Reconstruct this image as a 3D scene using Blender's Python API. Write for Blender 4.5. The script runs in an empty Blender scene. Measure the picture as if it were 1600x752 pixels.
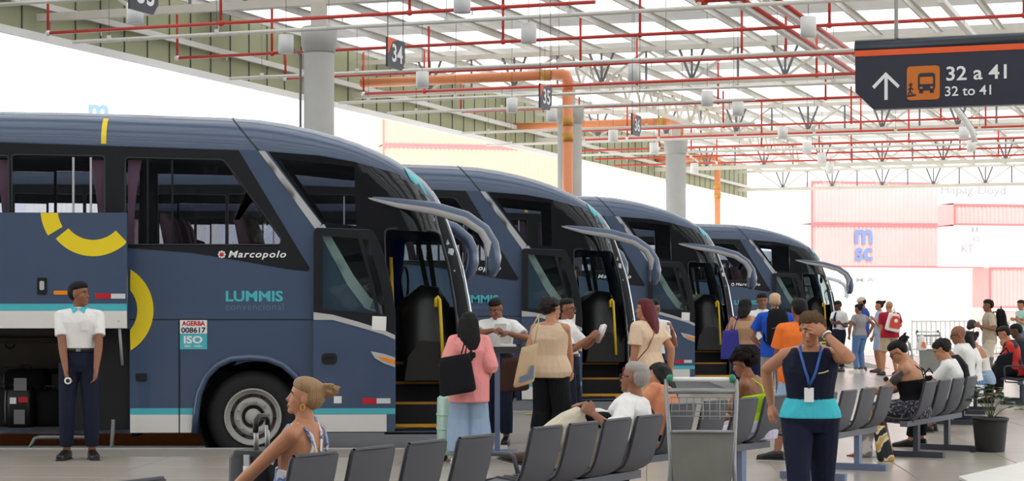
import bpy, math, random
from mathutils import Vector, Matrix, geometry

# ---------------------------------------------------------------- camera, sky, sun, exposure
C = bpy.context.scene.collection
SC = bpy.context.scene
H = 1.52            # eye height, m
F = 3000.0          # focal length in pixels of the 1600 px frame
HY = 480.0          # row of the horizon
cam_d = bpy.data.cameras.new('camera')
cam_d.sensor_width = 36.0
cam_d.lens = F / 1600.0 * 36.0
cam_d.shift_y = (HY - 376.0) / 1600.0
cam_d.clip_end = 2000
cam = bpy.data.objects.new('camera', cam_d)
cam.location = (0, 0, H)
cam.rotation_euler = (math.radians(90), 0, 0)
C.objects.link(cam)
SC.camera = cam
wd = bpy.data.worlds.new('sky')
SC.world = wd
wd.use_nodes = True
bg = wd.node_tree.nodes['Background']
bg.inputs[0].default_value = (0.93, 0.965, 1.0, 1)
bg.inputs[1].default_value = 2.6
sun_d = bpy.data.lights.new('sun', 'SUN')
sun_d.energy = 3.5
sun_d.angle = math.radians(2)
sun_d.color = (1.0, 0.96, 0.9)
sun = bpy.data.objects.new('sun', sun_d)
sun.rotation_euler = Vector((-0.30, 0.42, -1.0)).to_track_quat('-Z', 'Y').to_euler()
sun.location = (0, 0, 40)
C.objects.link(sun)
SC.view_settings.view_transform = 'Standard'
SC.view_settings.look = 'None'
SC.view_settings.gamma = 1.0
SC.view_settings.use_curve_mapping = False
SC.view_settings.exposure = -0.15
SC.cycles.max_bounces = 10
SC.cycles.diffuse_bounces = 5
SC.cycles.transparent_max_bounces = 16
SC.cycles.sample_clamp_indirect = 6.0
SC.cycles.caustics_reflective = False
SC.cycles.caustics_refractive = False

# ---------------------------------------------------------------- helpers
R = math.radians
rnd = random.Random(7)
BA = R(20.1)                                   # the building's long axis, from straight ahead
D1 = Vector((math.sin(BA), math.cos(BA), 0))   # along the platform
D2 = Vector((math.cos(BA), -math.sin(BA), 0))  # across it, to the right

def P(px, py, Y):
    return Vector(((px - 800) / F * Y, Y, H - (py - HY) / F * Y))
def GX(px, Y):
    return (px - 800) / F * Y
def UR(u, r, z):
    return D1 * u + D2 * r + Vector((0, 0, z))
def lerp(a, b, t):
    return a + (b - a) * t
def interp(tab, x):
    if x <= tab[0][0]: return tab[0][1]
    for (x0, y0), (x1, y1) in zip(tab, tab[1:]):
        if x <= x1:
            return lerp(y0, y1, (x - x0) / (x1 - x0))
    return tab[-1][1]

def lin(c):
    c = c / 255.0
    return c / 12.92 if c <= 0.04045 else ((c + 0.055) / 1.055) ** 2.4
MATS = {}
def mat(name, rgb, rough=0.6, metal=0.0, var=0.08, scale=6.0, bump=0.0, bscale=40.0, coat=0.0, spec=0.5, stretch=None):
    if name in MATS: return MATS[name]
    m = bpy.data.materials.new(name); m.use_nodes = True
    nt = m.node_tree; p = nt.nodes['Principled BSDF']
    col = [lin(c) for c in rgb]
    p.inputs['Roughness'].default_value = rough
    p.inputs['Metallic'].default_value = metal
    p.inputs['Coat Weight'].default_value = coat
    p.inputs['Coat Roughness'].default_value = 0.05
    p.inputs['Specular IOR Level'].default_value = spec
    tc = nt.nodes.new('ShaderNodeTexCoord')
    src = tc.outputs['Object']
    if stretch:
        mp = nt.nodes.new('ShaderNodeMapping'); mp.inputs['Scale'].default_value = stretch
        nt.links.new(src, mp.inputs['Vector']); src = mp.outputs['Vector']
    nz = nt.nodes.new('ShaderNodeTexNoise'); nz.inputs['Scale'].default_value = scale; nz.inputs['Detail'].default_value = 4
    nt.links.new(src, nz.inputs['Vector'])
    mx = nt.nodes.new('ShaderNodeMix'); mx.data_type = 'RGBA'
    mx.inputs[6].default_value = [max(0, c * (1 - var)) for c in col] + [1]
    mx.inputs[7].default_value = [min(1, c * (1 + var)) for c in col] + [1]
    nt.links.new(nz.outputs['Fac'], mx.inputs[0])
    nt.links.new(mx.outputs[2], p.inputs['Base Color'])
    if bump > 0:
        n2 = nt.nodes.new('ShaderNodeTexNoise'); n2.inputs['Scale'].default_value = bscale; n2.inputs['Detail'].default_value = 3
        nt.links.new(src, n2.inputs['Vector'])
        b = nt.nodes.new('ShaderNodeBump'); b.inputs['Strength'].default_value = bump; b.inputs['Distance'].default_value = 0.02
        nt.links.new(n2.outputs['Fac'], b.inputs['Height'])
        nt.links.new(b.outputs['Normal'], p.inputs['Normal'])
    MATS[name] = m
    return m

def glass_mat(name, tint, refl=1.0, rough=0.02):
    m = bpy.data.materials.new(name); m.use_nodes = True
    nt = m.node_tree
    for n in list(nt.nodes):
        if n.type != 'OUTPUT_MATERIAL': nt.nodes.remove(n)
    out = [n for n in nt.nodes if n.type == 'OUTPUT_MATERIAL'][0]
    t = nt.nodes.new('ShaderNodeBsdfTransparent'); t.inputs[0].default_value = (*tint, 1)
    g = nt.nodes.new('ShaderNodeBsdfGlossy'); g.inputs['Roughness'].default_value = rough
    g.inputs[0].default_value = (refl, refl, refl, 1)
    fr = nt.nodes.new('ShaderNodeFresnel'); fr.inputs[0].default_value = 1.5
    mx = nt.nodes.new('ShaderNodeMixShader')
    nt.links.new(fr.outputs[0], mx.inputs[0]); nt.links.new(t.outputs[0], mx.inputs[1]); nt.links.new(g.outputs[0], mx.inputs[2])
    nt.links.new(mx.outputs[0], out.inputs[0])
    MATS[name] = m
    return m

def pattern_mat(name, a, b, scale, lo=0.45, hi=0.55, rough=0.8, third=None, kind='noise'):
    """printed cloth: two or three colours split by a texture"""
    if name in MATS: return MATS[name]
    m = bpy.data.materials.new(name); m.use_nodes = True
    nt = m.node_tree; p = nt.nodes['Principled BSDF']; p.inputs['Roughness'].default_value = rough
    tc = nt.nodes.new('ShaderNodeTexCoord')
    if kind == 'noise':
        nz = nt.nodes.new('ShaderNodeTexNoise'); nz.inputs['Detail'].default_value = 1.5; o = nz.outputs['Fac']
    else:
        nz = nt.nodes.new('ShaderNodeTexVoronoi'); o = nz.outputs['Distance']
    nz.inputs['Scale'].default_value = scale
    nt.links.new(tc.outputs['Object'], nz.inputs['Vector'])
    rp = nt.nodes.new('ShaderNodeValToRGB')
    e = rp.color_ramp.elements
    e[0].position = lo; e[0].color = [lin(c) for c in a] + [1]
    e[1].position = hi; e[1].color = [lin(c) for c in b] + [1]
    if third:
        x = e.new(min(0.98, hi + 0.07)); x.color = [lin(c) for c in third] + [1]
    nt.links.new(o, rp.inputs[0]); nt.links.new(rp.outputs[0], p.inputs['Base Color'])
    MATS[name] = m
    return m

def tag(o, label=None, cat=None, group=None, kind=None):
    if label: o['label'] = label
    if cat: o['category'] = cat
    if group: o['group'] = group
    if kind: o['kind'] = kind
    return o
def empty(name, loc=(0, 0, 0), rz=0.0, label=None, cat=None, group=None, kind=None):
    o = bpy.data.objects.new(name, None); C.objects.link(o)
    o.empty_display_size = 0.2
    o.location = loc; o.rotation_euler = (0, 0, rz)
    return tag(o, label, cat, group, kind)

def frame(d):
    d = d.normalized()
    a = Vector((0, 0, 1)) if abs(d.z) < 0.9 else Vector((1, 0, 0))
    u = a.cross(d).normalized()
    return u, d.cross(u).normalized()

class MB:
    def __init__(s): s.v = []; s.f = []; s.sm = []
    def add(s, vs, fs, smooth=False):
        n = len(s.v); s.v.extend(Vector(v) for v in vs)
        s.f.extend(tuple(i + n for i in f) for f in fs); s.sm.extend([smooth] * len(fs)); return s
    def box(s, c, d, M=None):
        c = Vector(c); hx, hy, hz = d[0] / 2, d[1] / 2, d[2] / 2
        vs = [Vector((x, y, z)) for x in (-hx, hx) for y in (-hy, hy) for z in (-hz, hz)]
        if M is not None: vs = [M @ v for v in vs]
        return s.add([v + c for v in vs], [(0, 1, 3, 2), (4, 6, 7, 5), (0, 4, 5, 1), (2, 3, 7, 6), (0, 2, 6, 4), (1, 5, 7, 3)])
    def bar(s, a, b, w, h):
        a = Vector(a); b = Vector(b); u, v = frame(b - a)
        vs = [p + u * (w / 2 * i) + v * (h / 2 * j) for p in (a, b) for i, j in ((-1, -1), (1, -1), (1, 1), (-1, 1))]
        return s.add(vs, [(3, 2, 1, 0), (4, 5, 6, 7), (0, 1, 5, 4), (1, 2, 6, 5), (2, 3, 7, 6), (3, 0, 4, 7)])
    def loft(s, rings, caps=True, smooth=True):
        n = len(rings[0]); vs = [p for r in rings for p in r]; fs = []
        for i in range(len(rings) - 1):
            for j in range(n):
                k = (j + 1) % n
                fs.append((i * n + j, i * n + k, (i + 1) * n + k, (i + 1) * n + j))
        s.add(vs, fs, smooth)
        if caps:
            m = len(s.v) - len(vs)
            s.f.append(tuple(m + j for j in reversed(range(n)))); s.sm.append(False)
            q = m + (len(rings) - 1) * n
            s.f.append(tuple(q + j for j in range(n))); s.sm.append(False)
        return s
    def tube(s, pts, r, n=8, caps=True, flat=1.0):
        pts = [Vector(p) for p in pts]
        rs = r if isinstance(r, (list, tuple)) else [r] * len(pts)
        u, v = frame(pts[1] - pts[0]); rings = []
        for i, p in enumerate(pts):
            d = (pts[min(i + 1, len(pts) - 1)] - pts[max(i - 1, 0)])
            if d.length < 1e-9: d = Vector((0, 0, 1))
            d.normalize()
            u = (u - d * u.dot(d))
            u = u.normalized() if u.length > 1e-6 else frame(d)[0]
            v = d.cross(u)
            rings.append([p + u * (rs[i] * math.cos(2 * math.pi * k / n)) + v * (rs[i] * flat * math.sin(2 * math.pi * k / n)) for k in range(n)])
        return s.loft(rings, caps)
    def ell(s, c, r, M=None, n=12, m=8):
        c = Vector(c)
        if not isinstance(r, (list, tuple)): r = (r, r, r)
        vs = []; fs = []
        def T(x, y, z):
            v = Vector((x * r[0], y * r[1], z * r[2])); return (M @ v if M is not None else v) + c
        vs.append(T(0, 0, -1))
        for i in range(1, m):
            a = math.pi * i / m
            for j in range(n):
                b = 2 * math.pi * j / n
                vs.append(T(math.sin(a) * math.cos(b), math.sin(a) * math.sin(b), -math.cos(a)))
        vs.append(T(0, 0, 1))
        for j in range(n):
            fs.append((0, 1 + (j + 1) % n, 1 + j)); q = 1 + (m - 2) * n
            fs.append((q + j, q + (j + 1) % n, len(vs) - 1))
        for i in range(m - 2):
            for j in range(n):
                a, b = 1 + i * n + j, 1 + i * n + (j + 1) % n
                fs.append((a, b, b + n, a + n))
        return s.add(vs, fs, True)
    def prism(s, poly, ext, smooth=False):
        """closed planar polygon of 3D points pushed along ext"""
        ext = Vector(ext); n = len(poly); a = [Vector(p) for p in poly]
        s.add(a + [p + ext for p in a], [tuple(range(n)), tuple(reversed(range(n, 2 * n)))] + [(j, n + j, n + (j + 1) % n, (j + 1) % n) for j in range(n)], smooth)
        return s
    def lathe(s, prof, c=(0, 0, 0), axis=(0, 0, 1), n=24, caps=True):
        c = Vector(c); d = Vector(axis).normalized(); u, v = frame(d)
        rings = [[c + d * z + u * (r * math.cos(2 * math.pi * k / n)) + v * (r * math.sin(2 * math.pi * k / n)) for k in range(n)] for r, z in prof]
        return s.loft(rings, caps)
    def mesh(s, name):
        me = bpy.data.meshes.new(name)
        me.from_pydata([tuple(v) for v in s.v], [], s.f)
        me.polygons.foreach_set('use_smooth', s.sm)
        me.update()
        return me
    def build(s, name, m, parent=None, **kw):
        me = s.mesh(name); me.materials.append(m)
        o = bpy.data.objects.new(name, me); C.objects.link(o)
        if parent is not None: o.parent = parent
        return tag(o, kw.get('label'), kw.get('cat'), kw.get('group'), kw.get('kind'))
def inst(name, src, parent=None, loc=(0, 0, 0), rot=None, scale=None):
    o = bpy.data.objects.new(name, src.data if hasattr(src, 'data') else src); C.objects.link(o)
    if parent is not None: o.parent = parent
    o.location = loc
    if rot is not None: o.rotation_euler = rot
    if scale is not None: o.scale = scale
    return o
def copy_tree(o, parent=None):
    c = o.copy(); C.objects.link(c); c.parent = parent
    for ch in list(o.children): copy_tree(ch, c)
    return c

DG = None
def remesh(mb, name, m, parent, voxel, smooth=3, jitter=0.0, **kw):
    """union of overlapping solids grown into one continuous surface"""
    me = mb.mesh(name + '_raw')
    o = bpy.data.objects.new(name, me); C.objects.link(o)
    rm = o.modifiers.new('r', 'REMESH'); rm.mode = 'VOXEL'; rm.voxel_size = voxel; rm.use_smooth_shade = True
    if smooth:
        sm = o.modifiers.new('s', 'SMOOTH'); sm.factor = 0.5; sm.iterations = smooth
    dg = bpy.context.evaluated_depsgraph_get()
    new = bpy.data.meshes.new_from_object(o.evaluated_get(dg))
    o.modifiers.clear(); o.data = new; new.name = name
    bpy.data.meshes.remove(me)
    if jitter:
        rr = random.Random(len(new.vertices))
        for v in new.vertices:
            v.co += v.normal * (rr.random() - 0.5) * jitter
    new.polygons.foreach_set('use_smooth', [True] * len(new.polygons))
    new.materials.clear(); new.materials.append(m)
    if parent is not None: o.parent = parent
    return tag(o, kw.get('label'), kw.get('cat'), kw.get('group'), kw.get('kind'))

_txt = {}
def text_mesh(s, shear=0.0, bold=0.0, space=1.0):
    """letters from the built-in font, as vertices in a unit box (w/h returned)"""
    k = (s, shear, bold, space)
    if k in _txt: return _txt[k]
    cu = bpy.data.curves.new('t', 'FONT'); cu.body = s; cu.size = 1; cu.shear = shear; cu.offset = bold; cu.space_character = space
    cu.resolution_u = 3
    o = bpy.data.objects.new('t', cu); C.objects.link(o)
    dg = bpy.context.evaluated_depsgraph_get()
    me = bpy.data.meshes.new_from_object(o.evaluated_get(dg))
    vs = [v.co.copy() for v in me.vertices]; fs = [tuple(p.vertices) for p in me.polygons]
    bpy.data.objects.remove(o); bpy.data.curves.remove(cu); bpy.data.meshes.remove(me)
    x0 = min(v.x for v in vs); x1 = max(v.x for v in vs); y0 = min(v.y for v in vs); y1 = max(v.y for v in vs)
    vs = [((v.x - x0) / (x1 - x0), (v.y - y0) / (y1 - y0)) for v in vs]
    _txt[k] = (vs, fs)
    return _txt[k]
def put_text(mb, s, origin, U, V, **kw):
    """lower-left corner, full-width vector, full-height vector"""
    vs, fs = text_mesh(s, **kw); o = Vector(origin); U = Vector(U); V = Vector(V)
    return mb.add([o + U * a + V * b for a, b in vs], fs)

def inside(p, poly):
    x, y = p; c = False; j = len(poly) - 1
    for i in range(len(poly)):
        xi, yi = poly[i]; xj, yj = poly[j]
        if (yi > y) != (yj > y) and x < (xj - xi) * (y - yi) / (yj - yi) + xi: c = not c
        j = i
    return c
def dense(loop, step):
    out = []
    for i, a in enumerate(loop):
        b = loop[(i + 1) % len(loop)]
        n = max(1, int(math.ceil(math.dist(a, b) / step)))
        out += [(lerp(a[0], b[0], k / n), lerp(a[1], b[1], k / n)) for k in range(n)]
    return out
def cdt(outline, holes=(), extra=()):
    vs = []; es = []
    for lp in [outline] + list(holes):
        n = len(vs); vs += [Vector(p) for p in lp]
        es += [(n + i, n + (i + 1) % len(lp)) for i in range(len(lp))]
    vs += [Vector(p) for p in extra if inside(p, outline) and not any(inside(p, h) for h in holes)]
    r = geometry.delaunay_2d_cdt(vs, es, [], 0, 1e-5, False)
    V = r[0]; fs = []
    for f in r[2]:
        c = ((V[f[0]].x + V[f[1]].x + V[f[2]].x) / 3, (V[f[0]].y + V[f[1]].y + V[f[2]].y) / 3)
        if inside(c, outline) and not any(inside(c, h) for h in holes): fs.append(tuple(f))
    return [(v.x, v.y) for v in V], fs
def rounded(poly, r, n=4):
    out = []
    for i in range(len(poly)):
        p = Vector(poly[i]); a = Vector(poly[i - 1]) - p; b = Vector(poly[(i + 1) % len(poly)]) - p
        k = min(r, a.length * 0.45, b.length * 0.45)
        p0 = p + a.normalized() * k; p1 = p + b.normalized() * k
        for j in range(n + 1):
            t = j / n
            q = p0 * (1 - t) ** 2 + p * 2 * t * (1 - t) + p1 * t * t
            out.append((q.x, q.y))
    return out
# ---------------------------------------------------------------- materials
M_floor = mat('paving', (176, 166, 155), 0.24, var=0.10, scale=1.3, bump=0.06, bscale=60, spec=0.6)
M_grout = mat('paving_joint', (140, 132, 124), 0.7)
M_road = mat('asphalt', (92, 92, 94), 0.8, var=0.15, scale=3, bump=0.2, bscale=120)
M_kerb = mat('kerb_stone', (176, 172, 166), 0.7, bump=0.1)
M_kerborange = mat('orange_kerb_paint', (196, 104, 22), 0.6, bump=0.1)
M_yellowline = mat('yellow_floor_paint', (214, 176, 70), 0.6)
M_steel = mat('galvanised_steel', (204, 202, 196), 0.55, var=0.10, scale=3)
M_dsteel = mat('grey_steel', (112, 112, 114), 0.5)
M_chord = mat('truss_paint', (206, 200, 188), 0.6, var=0.1, scale=2)
M_red = mat('red_pipe_paint', (204, 62, 50), 0.45)  # red paled to carry the glare on the distant pipes
M_white = mat('white_paint', (236, 236, 234), 0.5, var=0.02)
M_wpipe = mat('white_conduit', (226, 222, 212), 0.5, var=0.04)
M_orange = mat('orange_pvc', (236, 148, 98), 0.4, var=0.06)
M_ochre = mat('ochre_coupling', (206, 150, 58), 0.45)
M_conc = mat('smooth_concrete', (178, 176, 172), 0.75, var=0.16, scale=1.4, bump=0.12, bscale=18)
M_olive = mat('olive_cladding', (150, 152, 118), 0.6, var=0.06, scale=1)
M_seam = mat('dark_seam', (70, 72, 66), 0.6)
M_signnavy = mat('sign_navy', (38, 38, 56), 0.35, var=0.03)
M_signorange = mat('sign_orange', (236, 92, 34), 0.4, var=0.02)
M_signamber = mat('sign_amber', (208, 112, 24), 0.4, var=0.02)
M_signwhite = mat('sign_white', (238, 238, 240), 0.4, var=0.01)
M_black = mat('black_plastic', (22, 22, 24), 0.4)

def sheet_mat(name, rgb, trans):
    m = bpy.data.materials.new(name); m.use_nodes = True
    nt = m.node_tree
    for n in list(nt.nodes):
        if n.type != 'OUTPUT_MATERIAL': nt.nodes.remove(n)
    out = [n for n in nt.nodes if n.type == 'OUTPUT_MATERIAL'][0]
    c = [lin(x) for x in rgb] + [1]
    d = nt.nodes.new('ShaderNodeBsdfDiffuse'); d.inputs[0].default_value = c
    t = nt.nodes.new('ShaderNodeBsdfTranslucent'); t.inputs[0].default_value = c
    mx = nt.nodes.new('ShaderNodeMixShader'); mx.inputs[0].default_value = trans
    nt.links.new(d.outputs[0], mx.inputs[1]); nt.links.new(t.outputs[0], mx.inputs[2]); nt.links.new(mx.outputs[0], out.inputs[0])
    return m
M_skylight = sheet_mat('translucent_roof_sheet', (238, 240, 240), 0.55)
M_sheet = sheet_mat('metal_roof_sheet', (216, 216, 212), 0.10)

# ---------------------------------------------------------------- floor: sawtooth platform, bays, kerbs
BUS_YAW = R(2.5)
BUS = [(-2.80, 21.0), (-0.493, 28.35), (1.918, 36.2), (5.98, 48.8)]     # near side, 2.8 m behind the nose
NOSE = 2.45
plat = [(-16, 20.35)]
for i, (bx, by) in enumerate(BUS):
    nx = bx + NOSE + 0.3
    plat += [(nx, by - 0.5)]
    plat += [(nx, BUS[i + 1][1] - 0.5 if i < 3 else 60.0)]
plat += [(14.5, 60.0), (22, 80), (44, 130), (80, 130), (60, 0), (20, -12), (-16, -12)]
fl = MB(); fl.prism([(x, y, -0.006) for x, y in plat], (0, 0, -0.16))
floor = fl.build('floor', M_grout, kind='structure')
TA = R(-4.0); TS = 1.2
tile_me = None
tc_, ts_ = math.cos(TA), math.sin(TA)
tiles = []
for i in range(-8, 14):
    for j in range(13, 34):
        cx, cy = (i + 0.5) * TS, (j + 0.5) * TS
        w = (cx * tc_ - cy * ts_, cx * ts_ + cy * tc_)
        if w[1] < 15.6 or w[1] > 34 or abs(w[0]) > w[1] * 0.29 + 0.6: continue
        cs = [(w[0] + dx * tc_ - dy * ts_, w[1] + dx * ts_ + dy * tc_) for dx in (-.6, .6) for dy in (-.6, .6)]
        if all(inside(c, plat) for c in cs): tiles.append(w)
tiles.sort(key=lambda w: w[1])
tb = MB(); e = TS / 2 - 0.004
tb.loft([[Vector((-e, -e, -0.004)), Vector((e, -e, -0.004)), Vector((e, e, -0.004)), Vector((-e, e, -0.004))],
         [Vector((-e, -e, 0.002)), Vector((e, -e, 0.002)), Vector((e, e, 0.002)), Vector((-e, e, 0.002))],
         [Vector((-e + .004, -e + .004, 0.004)), Vector((e - .004, -e + .004, 0.004)), Vector((e - .004, e - .004, 0.004)), Vector((-e + .004, e - .004, 0.004))]], True, False)
tmesh = tb.mesh('paving_tile'); tmesh.materials.append(M_floor)
for w in tiles[:300]:
    o = inst('paving_tile', tmesh, floor, (w[0], w[1], -0.004), (0, 0, TA))
# tiles past the limit are joined into one part; farther off the paving is one surface
chosen = set((round(w[0], 3), round(w[1], 3)) for w in tiles[:300])
jt = MB()
for i in range(-20, 46):
    for j in range(-14, 56):
        cx, cy = (i + 0.5) * TS, (j + 0.5) * TS
        w = (cx * tc_ - cy * ts_, cx * ts_ + cy * tc_)
        if (round(w[0], 3), round(w[1], 3)) in chosen or w[1] > 63: continue
        cs = [(w[0] + dx * tc_ - dy * ts_, w[1] + dx * ts_ + dy * tc_) for dx, dy in ((-e, -e), (e, -e), (e, e), (-e, e))]
        if all(inside(c, plat) for c in cs):
            jt.add([(x, y, -0.006) for x, y in cs] + [(x, y, 0.0) for x, y in cs], [(4, 5, 6, 7), (0, 1, 5, 4), (1, 2, 6, 5), (2, 3, 7, 6), (3, 0, 4, 7)])
jt.build('paving_tile', M_floor, floor, kind='stuff')
far = MB(); far.prism([(x, y, -0.004) for x, y in [(15.7, 63.2), (21.9, 80), (44, 129.8), (79, 129.8), (69.5, 63.2)]], (0, 0, 0.004))
far.build('paving_surface', M_floor, floor)

rd = MB(); rd.box((10, 8, -0.3), (240, 112, 0.2)); rd.build('ground_bus_lane', M_road, kind='structure')
n = 0
for i, (bx, by) in enumerate(BUS):
    nx = bx + NOSE + 0.3
    x0 = -16 if i == 0 else BUS[i - 1][0] + NOSE + 0.3
    n += 1
    k = MB(); k.box(((x0 + nx) / 2, by - 0.42, -0.095), (nx - x0, 0.16, 0.2)); k.build('trim_%d' % n, M_kerb, kind='structure')
    y1 = BUS[i + 1][1] - 0.5 if i < 3 else 60.0
    n += 1
    k = MB(); k.box((nx - 0.08, (by - 0.34 + y1) / 2, -0.095), (0.16, y1 - by + 0.34, 0.2)); k.build('trim_%d' % n, M_kerb, kind='structure')
    if i:
        n += 1
        k = MB(); k.box(((x0 + nx) / 2 + 0.1, by - 1.15, 0.004), (nx - x0 - 0.3, 0.12, 0.006)); k.build('trim_%d' % n, M_yellowline, kind='structure')
for i, (bx, by) in enumerate(BUS[:3]):
    k = MB(); k.box((bx - 6.4, by + 3.1, -0.1), (13.4, 0.5, 0.2)); n += 1
    k.build('trim_%d' % n, M_kerborange, kind='structure')

# ---------------------------------------------------------------- roof
U0, U1, RL, RR_ = -24.0, 121.0, -28.0, 34.0
ceiling = empty('ceiling', (0, 0, 0), kind='structure')
sm_ = MB(); hw = (RR_ - RL) / 2
prof = []
for i in range(9):
    prof.append((i * 0.2625 - 1.05, 0.03 if i % 2 else 0.0))
vs = []; fs = []
for x in (-hw, hw):
    for p, z in prof: vs.append(D1 * p + D2 * x + Vector((0, 0, z)))
for i in range(8): fs.append((i, i + 1, i + 10, i + 9))
sm_.add(vs, fs)
me_a = sm_.mesh('roof_sheet'); me_a.materials.append(M_skylight)
me_b = sm_.mesh('roof_sheet'); me_b.materials.append(M_sheet)
k = 0; u = U0 + 1.05
while u < U1:
    inst('roof_sheet', me_b if k % 3 == 2 else me_a, ceiling, UR(u, (RL + RR_) / 2, 10.45)); u += 2.1; k += 1
pm = MB()
a, b_ = D1 * U0, D1 * U1
pm.bar(a, b_, 0.06, 0.18)
pm.bar(a + D2 * 0.05 + Vector((0, 0, 0.1)), b_ + D2 * 0.05 + Vector((0, 0, 0.1)), 0.12, 0.02)
pme = pm.mesh('purlin'); pme.materials.append(M_steel)
r = RL + 0.8
while r < RR_:
    inst('purlin', pme, ceiling, (D2 * r) + Vector((0, 0, 10.2))); r += 1.9

def truss(u, name_no):
    t = empty('roof_truss', UR(u, -20, 8.8), 0, ['cream steel lattice truss nearest the camera, over the first concrete column', 'second cream lattice roof truss, resting on the second concrete column',
        'third cream lattice roof truss, above the sign with numerals 36', 'fourth cream lattice roof truss, far back under the white roof', 'farthest cream lattice roof truss at the end of the hall'][name_no], 'truss', 'steel roof trusses')
    def L(r, z): return D2 * (r + 20) + Vector((0, 0, z))
    for z, w in ((0.0, 0.19), (1.12, 0.15)):
        c = MB(); c.bar(L(RL + .2, z), L(RR_ - .2, z), w, w); c.build('chord', M_chord, t)
    r = RL + 0.2 + 2.8; k = 0
    vme = MB(); vme.bar((0, 0, 0), (0, 0, 1.05), 0.07, 0.07); vme = vme.mesh('web_post'); vme.materials.append(M_dsteel)
    mk = {}
    for key, dr, m_ in (('a', 0.42, M_dsteel), ('b', -0.42, M_dsteel), ('c', 1.5, M_chord), ('d', -1.5, M_chord)):
        q = MB(); q.bar((0, 0, 0.02), D2 * dr + Vector((0, 0, 1.08)), 0.075, 0.075); mk[key] = q.mesh('web_diagonal'); mk[key].materials.append(m_)
    while r < RR_ - 1:
        inst('web_post', vme, t, L(r, 0)); inst('web_post', vme, t, L(r + 1.52, 0))
        for key in 'abcd': inst('web_diagonal', mk[key], t, L(r, 0))
        r += 3.05; k += 1
    return t
TU = [41.3, 60.2, 79.1, 98.0, 116.9]
for i, u in enumerate(TU): truss(u, i)

# concrete columns under the trusses
for i, u in enumerate(TU[:3]):
    u = u if i < 2 else 73.5
    c = UR(u, -20, 0)
    r_ = 0.40 if i else 0.36
    t = empty('concrete_column', c + Vector((0, 0, -0.2)), 0, ['round concrete column rising behind the nearest bus, with a conduit on its side', 'round concrete column with the orange drainpipe in front of it, behind the second bus',
              'pale round concrete column behind the third bus, farthest of the three'][i], 'column', 'concrete columns')
    s = MB(); s.lathe([(r_, 0), (r_, 7.8)], n=28); s.build('shaft', M_conc, t)
    s = MB(); s.lathe([(r_, 7.75), (r_ + 0.02, 7.8), (r_ + 0.07, 7.95), (r_ + 0.07, 8.35), (r_ + 0.02, 8.38)], n=28); s.build('capital', M_conc, t)
    s = MB(); s.bar((0, 0, 8.3), (0, 0, 8.95), 0.36, 0.36); s.build('bearing', M_chord, t)
    if i == 0:
        s = MB(); s.tube([(-0.43, -0.12, 0.2), (-0.43, -0.12, 7.3), (-0.44, -0.12, 7.7), (-0.6, -0.12, 7.85)], 0.03); s.build('conduit', M_dsteel, t)

# ---------------------------------------------------------------- cladding along the left side, above the open bays
wl = empty('wall_left', UR(30, RL, 0), kind='structure')
def slab_along(p, d, L, w, h):
    q = MB(); a = Vector(p); b2 = a + d * L; up = Vector((0, 0, h)); nn = d.cross(Vector((0, 0, 1))).normalized() * w
    q.loft([[a, a + nn, a + nn + up, a + up], [b2, b2 + nn, b2 + nn + up, b2 + up]], True, False)
    return q
pme = slab_along((0, 0, 8.45), D1, 1.16, 0.05, 2.1).mesh('cladding_panel'); pme.materials.append(M_olive)
sme = slab_along((0, 0, 8.45), D1, 0.05, 0.07, 2.1).mesh('panel_seam'); sme.materials.append(M_seam)
nP = int((U1 - 30) / 1.2)
for i in range(nP):
    inst('cladding_panel', pme, wl, D1 * (i * 1.2))
    inst('panel_seam', sme, wl, D1 * (i * 1.2 - 0.045))
slab_along((0, 0, 8.26), D1, nP * 1.2, 0.14, 0.19).build('flashing', M_white, wl)
slab_along(D2 * 0.15 + Vector((0, 0, 9.05)), D1, nP * 1.2, 0.12, 0.16).build('girt', M_steel, wl)

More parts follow.
